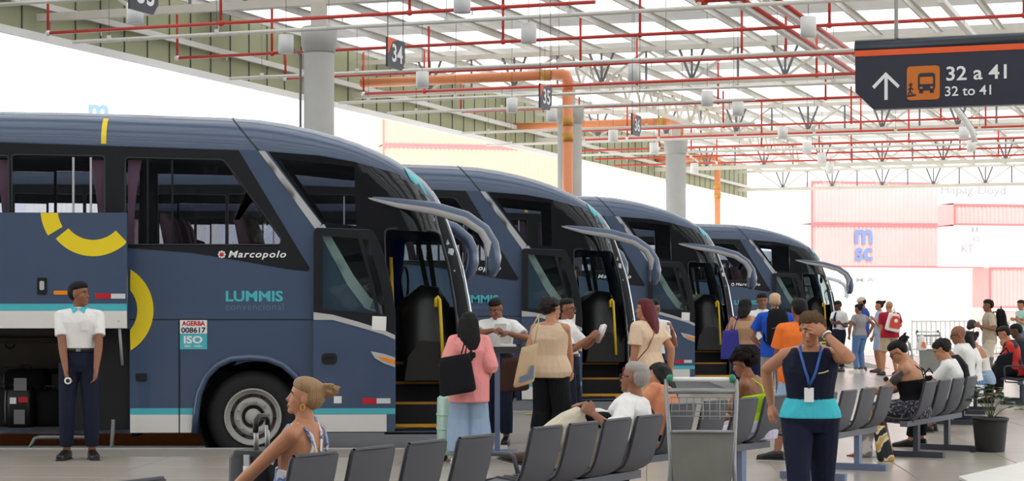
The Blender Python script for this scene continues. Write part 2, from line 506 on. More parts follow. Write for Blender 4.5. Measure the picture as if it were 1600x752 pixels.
# ---------------------------------------------------------------- outside: container stacks, boundary wall
M_cpink = mat('glare_paled_red_container', (232, 184, 182), 0.7, var=0.05, scale=0.6)  # pale glare put into the red, white, rail and lettering colours
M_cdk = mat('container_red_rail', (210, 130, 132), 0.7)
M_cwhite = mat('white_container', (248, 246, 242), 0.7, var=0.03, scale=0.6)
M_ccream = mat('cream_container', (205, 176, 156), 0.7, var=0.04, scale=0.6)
M_cblue = mat('container_blue_lettering', (122, 148, 204), 0.7)
M_cgrey = mat('container_grey_lettering', (168, 166, 174), 0.7)
def container(p, d, L, hgt, m, m2, label, group='shipping containers stacked outside'):
    t = empty('shipping_container', p, 0, label, 'container', group)
    d = Vector(d).normalized(); nn = d.cross(Vector((0, 0, 1))).normalized()      # nn points to the camera
    if nn.y > 0: nn = -nn
    q = MB(); N = int(L / 0.28); vs = []; fs = []
    for i in range(N * 4 + 1):
        s = i / (N * 4) * L; k = i % 4
        off = 0.0 if k in (0, 1) else -0.035
        for z in (0.12, hgt - 0.1): vs.append(d * s + nn * (off - 0.02) + Vector((0, 0, z)))
    for i in range(N * 4): fs.append((2 * i, 2 * i + 2, 2 * i + 3, 2 * i + 1))
    q.add(vs, fs); q.build('corrugated_side', m, t)
    q = slab_along(Vector((0, 0, 0.05)) - nn * 2.4, d, L, -2.3 if (d.cross(Vector((0, 0, 1)))).dot(nn) < 0 else 2.3, hgt - 0.1); q.build('body', m, t)
    for z in (0.0, hgt - 0.13):
        q = MB(); q.bar(Vector((0, 0, z + 0.06)) - nn * 0.05, d * L + Vector((0, 0, z + 0.06)) - nn * 0.05, 0.12, 0.12); q.build('rail', m2, t)
    for s in (0.06, L - 0.06):
        q = MB(); q.bar(d * s + Vector((0, 0, 0.1)) - nn * 0.05, d * s + Vector((0, 0, hgt - .1)) - nn * 0.05, 0.12, 0.12); q.build('corner_post', m2, t)
    return t, d, nn
Yc = 125.0
dR = Vector((0.975, 0.22, 0))
base = P(1268, 418, Yc)
hC = P(1268, 350, Yc).z - base.z
t, d, nn = container(base, dR, 12.2, hC, M_cpink, M_cdk, 'glare-paled red container with blue three letter lettering, second from the top')
s = MB()
put_text(s, 'm', d * 3.0 + Vector((0, 0, 1.55)) + nn * 0.03, d * 1.25, (0, 0, 0.95), bold=0.03)
put_text(s, 'sc', d * 3.0 + Vector((0, 0, 0.45)) + nn * 0.03, d * 1.25, (0, 0, 0.85), bold=0.03)
s.build('lettering', M_cblue, t)
t, d, nn = container(base + Vector((0, 0, hC)), dR, 12.2, hC, M_cpink, M_cdk, 'glare-paled red container without lettering, topmost of the stack behind the farthest bus')
t, d, nn = container(base - Vector((0, 0, hC)), dR, 12.2, hC, M_cwhite, M_cwhite, 'white container below the glare-paled red ones, with small grey lettering')
s = MB(); put_text(s, 'M.A.', d * 3.1 + Vector((0, 0, 1.9)) + nn * 0.03, d * 1.4, (0, 0, 0.28), bold=0.02); s.build('lettering', M_cgrey, t)
base2 = P(1491, 417, 121)
h2 = P(1491, 352, 121).z - base2.z
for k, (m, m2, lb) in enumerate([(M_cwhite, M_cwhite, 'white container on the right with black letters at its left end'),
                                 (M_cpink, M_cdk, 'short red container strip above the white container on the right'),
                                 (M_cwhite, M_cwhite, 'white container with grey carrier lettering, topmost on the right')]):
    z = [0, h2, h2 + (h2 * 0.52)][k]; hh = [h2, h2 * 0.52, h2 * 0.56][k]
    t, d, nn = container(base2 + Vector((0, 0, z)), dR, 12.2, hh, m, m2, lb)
    if k == 2:
        s = MB(); put_text(s, 'Hapag-Lloyd', d * -0.9 + Vector((0, 0, 0.45)) + nn * 0.04, d * 4.4, (0, 0, 0.7)); s.build('lettering', M_cgrey, t)
    if k == 0:
        s = MB()
        put_text(s, 'KT', d * 0.5 + Vector((0, 0, 0.9)) + nn * 0.04, d * 0.8, (0, 0, 0.5))
        put_text(s, '45', d * 1.2 + Vector((0, 0, 1.6)) + nn * 0.04, d * 0.5, (0, 0, 0.35)); put_text(s, 'II', d * 1.2 + Vector((0, 0, 2.2)) + nn * 0.04, d * 0.4, (0, 0, 0.3))
        s.build('lettering', M_cgrey, t)
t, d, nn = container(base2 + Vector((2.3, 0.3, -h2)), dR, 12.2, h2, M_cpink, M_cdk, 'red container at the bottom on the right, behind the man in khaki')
# left stack seen below the cladding
b3 = P(598, 300, 118)
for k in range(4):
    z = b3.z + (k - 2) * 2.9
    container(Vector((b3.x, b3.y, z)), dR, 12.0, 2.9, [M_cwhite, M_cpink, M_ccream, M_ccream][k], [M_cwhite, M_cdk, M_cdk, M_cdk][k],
              ['white container at the bottom, hidden behind the second bus', 'glare-paled red container behind the second bus roof', 'cream ribbed container above the second bus', 'topmost cream ribbed container, beside the first column'][k])
pm_ = P(40, 198, 122)
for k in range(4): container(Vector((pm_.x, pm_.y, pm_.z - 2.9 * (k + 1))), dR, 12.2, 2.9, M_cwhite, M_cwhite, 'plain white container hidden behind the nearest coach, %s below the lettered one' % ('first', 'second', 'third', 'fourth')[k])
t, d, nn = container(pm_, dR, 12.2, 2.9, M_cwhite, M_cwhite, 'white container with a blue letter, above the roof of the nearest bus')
s = MB(); put_text(s, 'm', d * 3.9 + Vector((0, 0, 0.55)) + nn * 0.03, d * 1.25, (0, 0, 0.95), bold=0.03); s.build('lettering', M_cblue, t)
bw = MB(); bw.bar((-20, 112, 0.55), (75, 133, 0.55), 0.3, 1.5); bw.build('wall_back', M_white, kind='structure')
yd = MB(); yd.box((10, 134, -0.25), (300, 140, 0.2)); yd.build('ground_yard', mat('pale_concrete', (236, 232, 226), 0.6, var=0.04), kind='structure')

# unseen wall added behind the camera to darken reflections in the coaches
wb = MB(); wb.bar(UR(-14, -30, 4.5), UR(-14, 40, 4.5), 0.4, 9.4); wb.build('wall_added_unseen', mat('unseen_wall_grey', (120, 118, 116), 0.8), kind='structure')

g = empty('lattice_girder', UR(60.4, -20, 8.95), 0, 'cream lattice girder running along the hall over the second and third columns', 'girder')
for z in (0.0, 0.95):
    q = MB(); q.bar((0, 0, z), D1 * 37.4 + Vector((0, 0, z)), 0.15, 0.15); q.build('chord', M_chord, g)
qa = MB(); qa.bar((0, 0, 0), D1 * 0.9 + Vector((0, 0, 0.95)), 0.07, 0.07); qa = qa.mesh('web_diagonal'); qa.materials.append(M_chord)
qb = MB(); qb.bar((0, 0, 0.95), D1 * 0.9, 0.07, 0.07); qb = qb.mesh('web_diagonal'); qb.materials.append(M_chord)
for k in range(41): inst('web_diagonal', qa if k % 2 else qb, g, D1 * (0.9 * k + 0.1))
# ---------------------------------------------------------------- buses
M_blue = mat('bus_blue_paint', (62, 80, 108), 0.32, var=0.03, scale=1, coat=0.6)
M_gloss = mat('gloss_black_glass', (25, 26, 30), 0.08, var=0.02, spec=0.35)
M_trimblack = mat('black_trim', (33, 34, 38), 0.4, var=0.05, spec=0.2)
M_inter = mat('bus_interior_black', (17, 17, 19), 0.8)
M_silver = mat('silver_paint', (184, 184, 186), 0.4, var=0.02)
M_chrome = mat('chrome', (206, 208, 210), 0.15, metal=1.0, var=0.03)
M_teal = mat('teal_stripe', (74, 182, 194), 0.4, var=0.02, coat=0.3)
M_bwhite = mat('bus_white_paint', (224, 220, 216), 0.4, var=0.03, coat=0.3)
M_yellow = mat('bus_yellow_paint', (240, 212, 24), 0.4, var=0.02, coat=0.3)
M_rail = mat('yellow_rail', (214, 180, 30), 0.35, var=0.04)
M_step = mat('yellow_step_edge', (206, 146, 28), 0.5, var=0.08)
M_rubber = mat('tyre_rubber', (30, 30, 32), 0.75, var=0.15, scale=8)
M_rim = mat('wheel_steel', (178, 174, 170), 0.5, var=0.12, scale=10)
M_rimdark = mat('wheel_recess', (70, 66, 64), 0.6, metal=0.3, var=0.2, scale=12)
M_curtain = mat('mauve_curtain', (196, 156, 184), 0.9)
M_bluecurtain = mat('blue_curtain', (34, 52, 128), 0.9)
M_seat = mat('coach_seat_fabric', (86, 62, 74), 0.95)
M_amber = mat('amber_lens', (240, 140, 30), 0.25, var=0.02)
M_redrefl = mat('red_reflector', (196, 30, 44), 0.3, var=0.02)
M_wrefl = mat('white_reflector', (214, 214, 216), 0.3, var=0.02)
M_paper = mat('paper', (232, 230, 226), 0.7, var=0.02)
M_hold = mat('luggage_hold_lining', (120, 114, 106), 0.8, var=0.1)
M_tint = glass_mat('tinted_window', (0.66, 0.67, 0.70), 0.5)
M_doorglass = glass_mat('green_door_glass', (0.62, 0.76, 0.74), 0.8)
M_wind = glass_mat('windshield_glass', (0.72, 0.78, 0.78), 1.0)

S = 142.9
def b(px, py): return ((px - 400) / S, 1.72 - (py - 480) / S)
def bl(*pp): return [b(*p) for p in pp]
XS = [(1.72 - (y - 480) / S, (x - 400) / S) for y, x in ((677, 744), (640, 750), (580, 750), (530, 746), (474, 738), (420, 728), (370, 712), (344, 703), (312, 690), (290, 676), (276, 665), (257, 640))]
BW = 2.56
def side_y(x, z):
    t = (x - (interp(XS, z) - 0.55)) / 0.55
    t = max(0.0, min(0.998, t))
    return BW / 2 * (1 - (1 - t * t) ** (1 / 3.0))
ZE = [b(*p) for p in ((-900, 222), (0, 222), (372, 234), (418, 236), (499, 242), (555, 252), (619, 268), (643, 281), (663, 300), (676, 313), (690, 322))]
ZR = [b(*p) for p in ((-930, 165), (0, 165), (160, 169.5), (355, 175), (400, 178.5), (460, 187.5), (520, 203), (560, 217), (600, 234), (640, 257), (665, 277), (683, 300), (692, 316))]
REAR = -9.3

def bus_panel(name, outline, holes, m, parent, off=0.0, depth=0.03, far=False, step=0.12, **kw):
    q = MB()
    outline = dense(outline, step); holes = [dense(h, step) for h in holes]
    xs0 = 1.2
    extra = [(x * 0.06, z * 0.12) for x in range(int(xs0 / 0.06), 42) for z in range(0, 34)] if max(p[0] for p in outline) > 1.6 else []
    V, Fc = cdt(outline, holes, extra)
    def T(x, z, o):
        y = side_y(x, z) - o
        return Vector((x, BW - y if far else y, z))
    q.add([T(x, z, off) for x, z in V], [f if far else tuple(reversed(f)) for f in Fc], True)
    if depth:
        for lp in [outline] + holes:
            n = len(lp)
            q.add([T(x, z, off) for x, z in lp] + [T(x, z, off - depth) for x, z in lp], [(i, (i + 1) % n, n + (i + 1) % n, n + i) for i in range(n)])
    return q.build(name, m, parent, **kw)
def decal(name, poly, m, parent, off=0.005, depth=0.0045, holes=(), **kw):
    return bus_panel(name, poly, holes, m, parent, off, depth, **kw)
def strip(pts, w):
    """a polyline in side coordinates thickened to a closed outline"""
    a = []; c = []
    for i, p in enumerate(pts):
        d = Vector(pts[min(i + 1, len(pts) - 1)]) - Vector(pts[max(i - 1, 0)]); d.normalize()
        nrm = Vector((-d.y, d.x)) * w / 2
        a.append((p[0] + nrm.x, p[1] + nrm.y)); c.append((p[0] - nrm.x, p[1] - nrm.y))
    return a + c[::-1]
def arc(cx, cy, r0, r1, a0, a1, n=20):
    o = [(cx + r1 * math.cos(R(lerp(a0, a1, i / n))), cy + r1 * math.sin(R(lerp(a0, a1, i / n)))) for i in range(n + 1)]
    return o + [(cx + r0 * math.cos(R(lerp(a1, a0, i / n))), cy + r0 * math.sin(R(lerp(a1, a0, i / n)))) for i in range(n + 1)]

WINDOWS = [bl((197, 247), (350, 250), (440, 374), (438, 383), (197, 383))]
for k in range(8):
    x1 = 166 - k * 148; WINDOWS.append(bl((x1 - 144, 243), (x1, 245), (x1, 383), (x1 - 144, 383)))
UPPER = bl((436, 248), (553, 260), (556, 353), (503, 346))
DOORWAY = rounded(bl((600, 357), (686, 360), (702, 420), (713, 490), (718, 560), (718, 671), (606, 671)), 0.08)
HOLDX = (-560, 204)
HOLD = bl((HOLDX[0], 514), (HOLDX[1], 514), (HOLDX[1], 671), (HOLDX[0], 671))
DRIVER = bl((622, 366), (690, 366), (706, 430), (714, 480), (640, 480), (622, 470))
ARCH = [b(x, y) for x, y in ((486, 677), (484, 640), (476, 612), (462, 588), (443, 571), (418, 561), (390, 559), (362, 561), (340, 571), (323, 589), (312, 614), (307, 645), (305, 677))]
def rear_arch(): return [(x - 6.2, z) for x, z in ARCH]
WINDX = 0.035
def side_outline():
    o = [(REAR, b(0, 677)[1])]
    o += rear_arch()[::-1] + ARCH[::-1] + [b(500, 677), b(600, 677), b(700, 677)]
    for z in [b(0, 677)[1] + i * 0.12 for i in range(0, 22)]:
        if z < b(0, 322)[1]: o.append((interp(XS, z) - WINDX, z))
    for x, z in ZE[::-1]:
        o.append((x if x > REAR else REAR, z))
    return o

def make_bus(label, hatch_open=True):
    t = empty('coach', (0, 0, 0), BUS_YAW, label, 'bus', 'blue coaches parked in the bays')
    holes = WINDOWS + [UPPER, DOORWAY] + ([HOLD] if hatch_open else [])
    bus_panel('body_side', side_outline(), holes, M_blue, t, 0, 0.05)
    bus_panel('body_side', side_outline(), WINDOWS + [UPPER, DRIVER], M_blue, t, 0, 0.05, far=True)
    # roof, from the near gutter over to the far one
    q = MB(); rings = []
    xs = [REAR + 0.02, REAR + 0.3] + [x for x in (-8, -6, -4, -2, -1, -0.4, 0, 0.3, 0.6, 0.9, 1.1, 1.3, 1.45, 1.6, 1.7, 1.78, 1.85, 1.92, 1.97, 2.01)]
    for x in xs:
        ze = interp(ZE, x); zr = max(interp(ZR, x), ze + 0.004); y0 = side_y(x, ze); ring = []
        if x < REAR + 0.1: zr -= 0.12
        yc = BW / 2
        for i in range(25):
            a = math.pi * i / 24
            ca, sa = math.cos(a), math.sin(a)
            yy = yc - (yc - y0) * math.copysign(abs(ca) ** (2 / 5.0), ca)
            zz = ze + (zr - ze) * sa ** (2 / 2.4) if sa > 1e-6 else ze
            ring.append(Vector((x, yy, zz)))
        rings.append(ring)
    vs = [p for r_ in rings for p in r_]; fs = []
    for i in range(len(rings) - 1):
        for j in range(24): fs.append((i * 25 + j, (i + 1) * 25 + j, (i + 1) * 25 + j + 1, i * 25 + j + 1))
    q.add(vs, fs, True); q.build('roof', M_blue, t)
    # rear wall, floor pan, deck, nose
    q = MB(); q.box((REAR + 0.02, BW / 2, 2.1), (0.05, BW - 0.02, 3.4)); q.build('rear_panel', M_blue, t)
    q = MB()
    q.box((-5.5, BW / 2, 1.60), (7.6, BW - 0.1, 0.06)); q.box((-0.15, BW / 2, 1.60), (3.1, BW - 0.1, 0.06)); q.box((1.85, BW - 0.75, 1.15), (0.9, 1.3, 0.06)); q.box((1.9, 0.75, 0.36), (0.86, 1.2, 0.04))
    q.box((1.42, BW / 2, 1.0), (0.05, BW - .1, 1.2)); q.box((-1.33, BW / 2, 0.95), (0.05, BW - 0.12, 1.3)); q.build('deck', M_inter, t)
    q = MB(); q.box((-8.2, BW / 2, 0.6), (2.0, BW - 0.3, 0.5)); q.build('underbody', M_inter, t)
    q = MB(); q.box((-0.1, BW / 2, 0.75), (1.4, BW - 0.9, 0.5)); q.build('underbody', M_inter, t)
    q = MB(); q.box((-6.2, BW / 2, 0.7), (1.8, 1.3, 0.5)); q.build('underbody', M_inter, t)
    q = MB(); wz = []
    def nose(z0, z1, n, far_t=0.0):
        vs = []; fs = []; m = 28
        for i in range(n + 1):
            z = lerp(z0, z1, i / n); x0 = interp(XS, z); xa = x0 - WINDX; ya = side_y(xa, z)
            for j in range(m + 1):
                y = lerp(ya, BW - ya, j / m)
                s = abs(1 - y / (BW / 2))                       # 1 at the sides, 0 in the middle
                tt = math.sqrt(max(0, 1 - s ** 3))
                vs.append(Vector((x0 - 0.55 + 0.55 * tt, y, z)))
        for i in range(n):
            for j in range(m): fs.append((i * (m + 1) + j, i * (m + 1) + j + 1, (i + 1) * (m + 1) + j + 1, (i + 1) * (m + 1) + j))
        return vs, fs
    q = MB(); q.add(*nose(b(0, 677)[1], b(0, 560)[1], 6), True); q.build('bumper', mat('bumper_black', (20, 21, 24), 0.85, spec=0.0), t)
    q = MB(); q.add(*nose(b(0, 560)[1], b(0, 330)[1], 16), True); q.build('windshield', M_wind, t)
    q = MB(); q.add(*nose(b(0, 330)[1], b(0, 300)[1], 4), True); q.build('windshield_header', M_gloss, t)
    # chrome edge between side and windshield
    q = MB(); pts = []
    for i in range(26):
        z = lerp(b(0, 520)[1], b(0, 292)[1], i / 25); x = interp(XS, z) - 0.022
        pts.append(Vector((x, side_y(x, z) - 0.008, z)))
    q.tube(pts, 0.021, 6); q.build('windshield_edge', M_chrome, t)
    # black window band with its rising tail
    band = bl((-880, 224), (0, 224), (373, 235), (470, 397), (484, 419), (481, 424), (451, 421), (390, 410), (300, 395), (204, 388), (-880, 388))
    bus_panel('window_band', band, WINDOWS, M_trimblack, t, 0.006, 0.02)
    for i, w in enumerate(WINDOWS):
        p = bus_panel('side_window', w, [], M_tint, t, -0.012, 0.006)
        fr = MB(); lp = rounded(w, 0.05)
        pts = [Vector((x, -0.002, z)) for x, z in lp] + [Vector((lp[0][0], -0.002, lp[0][1]))]
        fr.tube(pts, 0.012, 5, False); fr.build('window_gasket', M_black, p)
        if i < 3:
            x0 = w[0][0]; xr = w[1][0]
            for dx in ((35 / S, 73 / S) if i == 0 else (95 / S, 122 / S)):
                fr = MB(); fr.box((x0 + dx, 0.006, (b(0, 246)[1] + b(0, 383)[1]) / 2), (0.022, 0.02, 0.95)); fr.build('window_bar', M_silver if i else M_trimblack, p)
            c = MB()
            a0, a1 = (x0 + 0.02, x0 + 0.17) if i == 0 else (xr - 0.17, xr - 0.02)
            rings = []
            for k in range(9):
                z = lerp(b(0, 250)[1], b(0, 383)[1], k / 8); sq = 1 - 0.55 * math.sin(math.pi * min(1, k / 7) * 0.55)
                xx = (a0 if i == 0 else a1); wv = (a1 - a0) * sq * (1 if i == 0 else -1)
                rings.append([Vector((xx + wv * m_ / 20, 0.09 + 0.012 * (1 if m_ % 2 else -1), z)) for m_ in range(21)])
            for k in range(8):
                c.add(rings[k] + rings[k + 1], [(m_, m_ + 1, 22 + m_, 21 + m_) for m_ in range(20)], True)
            c.build('curtain', M_curtain, t)
        # the window across the aisle
        if i < 5: bus_panel('side_window', w, [], M_tint, t, -0.012, 0.006, far=True)
    bus_panel('driver_window', DRIVER, [], M_doorglass, t, -0.012, 0.006, far=True)
    # seats seen through the glass
    sb = MB()
    sb.loft([[Vector((x, y, z)) for x, y in ((-.06, 0), (.06, 0), (.06, .46), (-.06, .46))] for x_, z in ((0, 0),) ] + [[Vector((x - 0.12, y, z)) for x, y in ((-.06, 0.02), (.05, 0.02), (.05, .44), (-.06, .44))] for z in (0.62,)] + [[Vector((x - 0.15, y, 0.74)) for x, y in ((-.03, 0.06), (.02, 0.06), (.02, .40), (-.03, .40))]], True, True)
    sb.box((0.22, 0.23, 0.02), (0.46, 0.46, 0.13))
    sme_ = sb.mesh('passenger_seat'); sme_.materials.append(M_seat)
    x = 0.75
    while x > -4.5:
        for y in (0.15, 0.62, 1.5, 1.97): inst('passenger_seat', sme_, t, (x, y, 2.02))
        x -= 0.82
    # dark upper cab glass and black cab side
    cab = bl((419, 237), (499, 243), (555, 253), (619, 269), (643, 282), (662, 300), (672, 315), (682, 335), (690, 365), (701, 410), (713, 470), (722, 540), (722, 674), (590, 674), (590, 492), (570, 470), (545, 430), (503, 349))
    dw = rounded(bl((602, 359), (686, 362), (702, 422), (713, 492), (717, 560), (717, 669), (608, 669)), 0.06)
    bus_panel('cab_side', cab, [UPPER, dw], M_gloss, t, 0.006, 0.03)
    pil = [(interp(XS, b(0, y)[1]) - WINDX - 0.001, b(0, y)[1]) for y in (674, 640, 600, 560, 520, 480, 440, 400, 365, 340, 322)] + bl((683, 335), (691, 365), (702, 410), (714, 470), (723, 540), (723, 674))
    bus_panel('front_pillar', pil, [], mat('pillar_black', (20, 21, 25), 0.7, spec=0.05), t, 0.014, 0.03)
    bus_panel('cab_window', UPPER, [], M_tint, t, -0.010, 0.006)
    bus_panel('cab_window', UPPER, [], M_tint, t, -0.010, 0.006, far=True)
    gs = MB(); pts = [Vector((x, side_y(x, z) - 0.012, z)) for x, z in rounded(DOORWAY, 0.02)]
    gs.tube(pts + [pts[0]], 0.016, 5, False); gs.build('door_seal', M_black, t)
    decal('silver_stripe', bl((404, 236), (414, 236), (502, 350), (494, 360)), M_silver, t, 0.008)
    decal('silver_stripe', bl((495, 356), (506, 350), (552, 430), (577, 464), (596, 478), (598, 492), (570, 482), (543, 446)), M_silver, t, 0.010)
    decal('roof_seam', strip(bl((404, 234), (402, 232)), 0.01), M_black, t)
    # roof marks follow the roof's own section
    def roof_pt(px, f):
        x = b(px, 0)[0]; ze = interp(ZE, x); zr = interp(ZR, x); a = math.asin(min(1, f) ** (2.4 / 2)); y0 = side_y(x, ze)
        return Vector((x, BW / 2 - (BW / 2 - y0) * math.cos(a) ** (2 / 5.0) - 0.005 * math.cos(a), ze + (zr - ze) * math.sin(a) ** (2 / 2.4) + 0.004))
    def roof_mark(name, pxa, pxb, f0, f1, m, w_at=None, n=12):
        q = MB(); vs = []
        for i in range(n + 1):
            f = lerp(f0, f1, i / n)
            for px in (lerp(pxa[0], pxb[0], i / n), lerp(pxa[1], pxb[1], i / n)): vs.append(roof_pt(px, f))
        q.add(vs, [(2 * i, 2 * i + 1, 2 * i + 3, 2 * i + 2) for i in range(n)], True); return q.build(name, m, t)
    roof_mark('yellow_bar', (160, 168), (160, 168), 0.02, 0.74, M_yellow)
    roof_mark('roof_seam', (402, 405), (354, 356), 0.0, 1.0, M_black, n=24)
    roof_mark('teal_patch', (641, 670), (630, 652), 0.06, 0.72, M_teal)
    # seams, stripes
    sm = [strip(bl((204, 499.5), (490, 499.5)), 0.012), strip(bl((281, 500), (281, 677)), 0.018)]
    for s_ in sm: decal('panel_seam', s_, M_black, t, 0.004)
    def beside_arch(x0, x1, y0, y1):
        return bl((x0, y0), (x1, y0), (x1, y1), (x0, y1))
    for nm, m, y0, y1 in (('teal_band', M_teal, 638, 648), ('white_band', M_bwhite, 648, 676)):
        decal(nm, beside_arch(205, 280, y0, y1), m, t); decal(nm, beside_arch(282, 306.5, y0, y1), m, t)
    # wheel arch flare
    for dx in (0, -6.2):
        f = MB(); f.tube([Vector((x + dx + (0.0), -0.012, z)) for x, z in ARCH], 0.055, 8, True, 0.7); f.build('wheel_flare', M_blue, t)
        q = MB(); q.lathe([(0.60, 0.05), (0.60, 0.62), (0.0, 0.62)], (b(392, 0)[0] + dx, 0, 0.512), (0, 1, 0), 28, False); q.build('wheel_well', M_inter, t)
        for far in (0, 1):
            w = empty('wheel', (b(394, 0)[0] + dx, BW - 0.10 if far else 0.10, 0.512), 0); w.parent = t
            q = MB(); s_ = -1 if far else 1
            q.lathe([(0.30, 0.02), (0.36, -0.0), (0.44, 0.0), (0.485, 0.03), (0.51, 0.07), (0.512, 0.22), (0.49, 0.29), (0.40, 0.31), (0.3, 0.30)], (0, 0, 0), (0, s_, 0), 40, False); q.build('tyre', M_rubber, w)
            q = MB(); q.lathe([(0.315, -0.012), (0.300, -0.018), (0.290, 0.0), (0.27, 0.045), (0.255, 0.05)], (0, 0, 0), (0, s_, 0), 36, False); q.build('rim', M_rim, w)
            q = MB(); q.lathe([(0.29, 0.05), (0.25, 0.06), (0.19, 0.055), (0.18, 0.09), (0.0, 0.09)], (0, 0, 0), (0, s_, 0), 36, False); q.build('wheel_disc', M_rimdark, w)
            q = MB(); q.lathe([(0.215, 0.056), (0.205, 0.03), (0.14, 0.024), (0.128, 0.05)], (0, 0, 0), (0, s_, 0), 30, False); q.build('hub_plate', M_rim, w)
            q = MB(); q.lathe([(0.09, 0.05), (0.085, 0.0), (0.05, -0.02), (0.0, -0.02)], (0, 0, 0), (0, s_, 0), 24, False); q.build('hub_cap', M_rim, w)
            nb = MB(); nb.lathe([(0.017, 0.03), (0.017, -0.005), (0.010, -0.012), (0.0, -0.012)], (0, 0, 0), (0, s_, 0), 6, False); nb = nb.mesh('wheel_nut'); nb.materials.append(M_rim)
            for k in range(10):
                a = R(36 * k + 10); inst('wheel_nut', nb, w, (0.172 * math.cos(a), 0, 0.172 * math.sin(a)))
            for k in range(10):
                a = R(36 * k + 28); q = MB(); q.lathe([(0.024, 0.048), (0.024, 0.058), (0, 0.058)], (0.245 * math.cos(a), 0, 0.245 * math.sin(a)), (0, s_, 0), 10, False); q.build('vent_hole', M_black, w)
    # yellow ring, closed half on the body
    c = b(167, 484.7)
    a_ = math.degrees(math.acos(38.5 / 74))
    ring = arc(c[0], c[1], 49 / S, 74 / S, -58.6, 58.6, 24)
    ring = [(max(x, b(205, 0)[0]), z) for x, z in ring]
    decal('yellow_ring', ring, M_yellow, t)
    # lettering and plates
    q = MB(); put_text(q, 'Marcopolo', (b(357, 406)[0], -0.012, b(0, 406)[1]), (90 / S, 0, 0), (0, 0, 14 / S), shear=0.25, bold=0.02, space=1.15); q.build('maker_lettering', M_signwhite, t)
    q = MB(); ce = b(347, 398)
    for k in range(8): q.lathe([(0.012, 0), (0.012, -0.004), (0, -0.004)], (ce[0] + 0.032 * math.cos(k * math.pi / 4), -0.010, ce[1] + 0.032 * math.sin(k * math.pi / 4)), (0, 1, 0), 8, False)
    q.build('maker_emblem', M_signwhite, t, kind='stuff')
    q = MB(); q.lathe([(0.022, 0), (0.022, -0.004), (0, -0.004)], (ce[0], -0.012, ce[1]), (0, 1, 0), 12, False); q.build('emblem_centre', M_redrefl, t)
    q = MB(); put_text(q, 'LUMMIS', (b(353, 471.5)[0], -0.004, b(0, 471.5)[1]), (89 / S, 0, 0), (0, 0, 17 / S), bold=0.03); q.build('operator_lettering', M_teal, t)
    q = MB(); put_text(q, 'convencional', (b(353, 485)[0], -0.004, b(0, 485)[1]), (90 / S, 0, 0), (0, 0, 11 / S), space=1.1); q.build('class_lettering', mat('slate_lettering', (92, 112, 140), 0.5), t)
    pl = MB(); pl.box((b(303, 0)[0], -0.004, b(0, 511)[1]), (42 / S, 0.006, 21 / S)); pl = pl.build('permit_plate', M_signwhite, t)
    q = MB(); put_text(q, 'AGERBA', (b(285, 509.5)[0], -0.009, b(0, 509.5)[1]), (36 / S, 0, 0), (0, 0, 8 / S), bold=0.04); q.build('plate_lettering', M_redrefl, pl)
    q = MB(); put_text(q, '008617', (b(284, 520.5)[0], -0.009, b(0, 520.5)[1]), (38 / S, 0, 0), (0, 0, 9 / S), bold=0.03); q.build('plate_number', M_black, pl)
    pl = MB(); pl.box((b(303, 0)[0], -0.004, b(0, 534)[1]), (42 / S, 0.006, 24 / S)); pl = pl.build('quality_plate', M_teal, t)
    q = MB(); put_text(q, 'ISO', (b(288, 537)[0], -0.009, b(0, 537)[1]), (29 / S, 0, 0), (0, 0, 12 / S), bold=0.03); q.build('plate_lettering', M_signwhite, pl)
    q = MB(); put_text(q, '9001  14001', (b(289, 543)[0], -0.009, b(0, 543)[1]), (27 / S, 0, 0), (0, 0, 4 / S)); q.build('plate_number', M_signwhite, pl)
    # locks on the skirt
    q = MB(); q.box((b(222, 0)[0], -0.012, b(0, 589)[1]), (16 / S, 0.03, 11 / S)); q.build('hatch_lock', M_black, t)
    # sliding door leaf, opened to the rear and standing off the body
    off = 0.10
    leaf = rounded(bl((490, 356), (583, 359), (601, 402), (613, 452), (618, 492), (618, 675), (490, 675)), 0.06)
    glass = bl((504, 369), (559, 373), (576, 432), (588, 490), (504, 483))
    slim = bl((566, 374), (575, 375), (594, 440), (604, 492), (594, 491), (583, 440))
    d = bus_panel('door_leaf', leaf, [glass, slim], M_blue, t, off, 0.05)
    bus_panel('door_glass', glass, [], M_doorglass, d, off - 0.02, 0.006); bus_panel('door_glass', slim, [], M_doorglass, d, off - 0.02, 0.006)
    topb = bl((490.5, 362), (495, 357), (583, 360), (600.5, 402), (612.5, 452), (617.5, 492), (617.5, 524), (600, 516), (560, 503), (520, 492), (490.5, 488))
    bus_panel('door_frame', topb, [glass, slim], M_trimblack, d, off + 0.006, 0.02)
    bus_panel('door_stripe', bl((490.5, 488), (520, 492), (560, 503), (600, 516), (617.5, 524), (617.5, 531), (600, 523), (560, 511), (520, 500), (490.5, 500)), [], M_silver, d, off + 0.008, 0.01)
    for k in (0, 1):
        bus_panel(('teal_band', 'white_band')[k], bl(*(((490.5, 638), (617.5, 638), (617.5, 647), (490.5, 647)), ((490.5, 647.5), (604, 647.5), (604, 674.5), (490.5, 674.5)))[k]), [], (M_teal, M_bwhite)[k], d, off + 0.005, 0.005)
    bus_panel('door_handle', rounded(bl((503, 552), (527, 552), (527, 569), (503, 569)), 0.05), [], M_black, d, off + 0.012, 0.012)
    bus_panel('handle_grip', rounded(bl((507, 557), (523, 557), (523, 561), (507, 561)), 0.01), [], M_trimblack, d, off + 0.025, 0.012)
    bus_panel('marker_light', bl((579, 549), (600, 553), (617.5, 559), (617.5, 574), (600, 568), (586, 560)), [], M_silver, d, off + 0.012, 0.012)
    bus_panel('amber_lens', bl((590, 556), (617.5, 563), (617.5, 569), (598, 563)), [], M_amber, d, off + 0.018, 0.01)
    bus_panel('red_reflector', bl((566, 622), (588, 622), (588, 631), (566, 631)), [], M_redrefl, d, off + 0.006, 0.006)
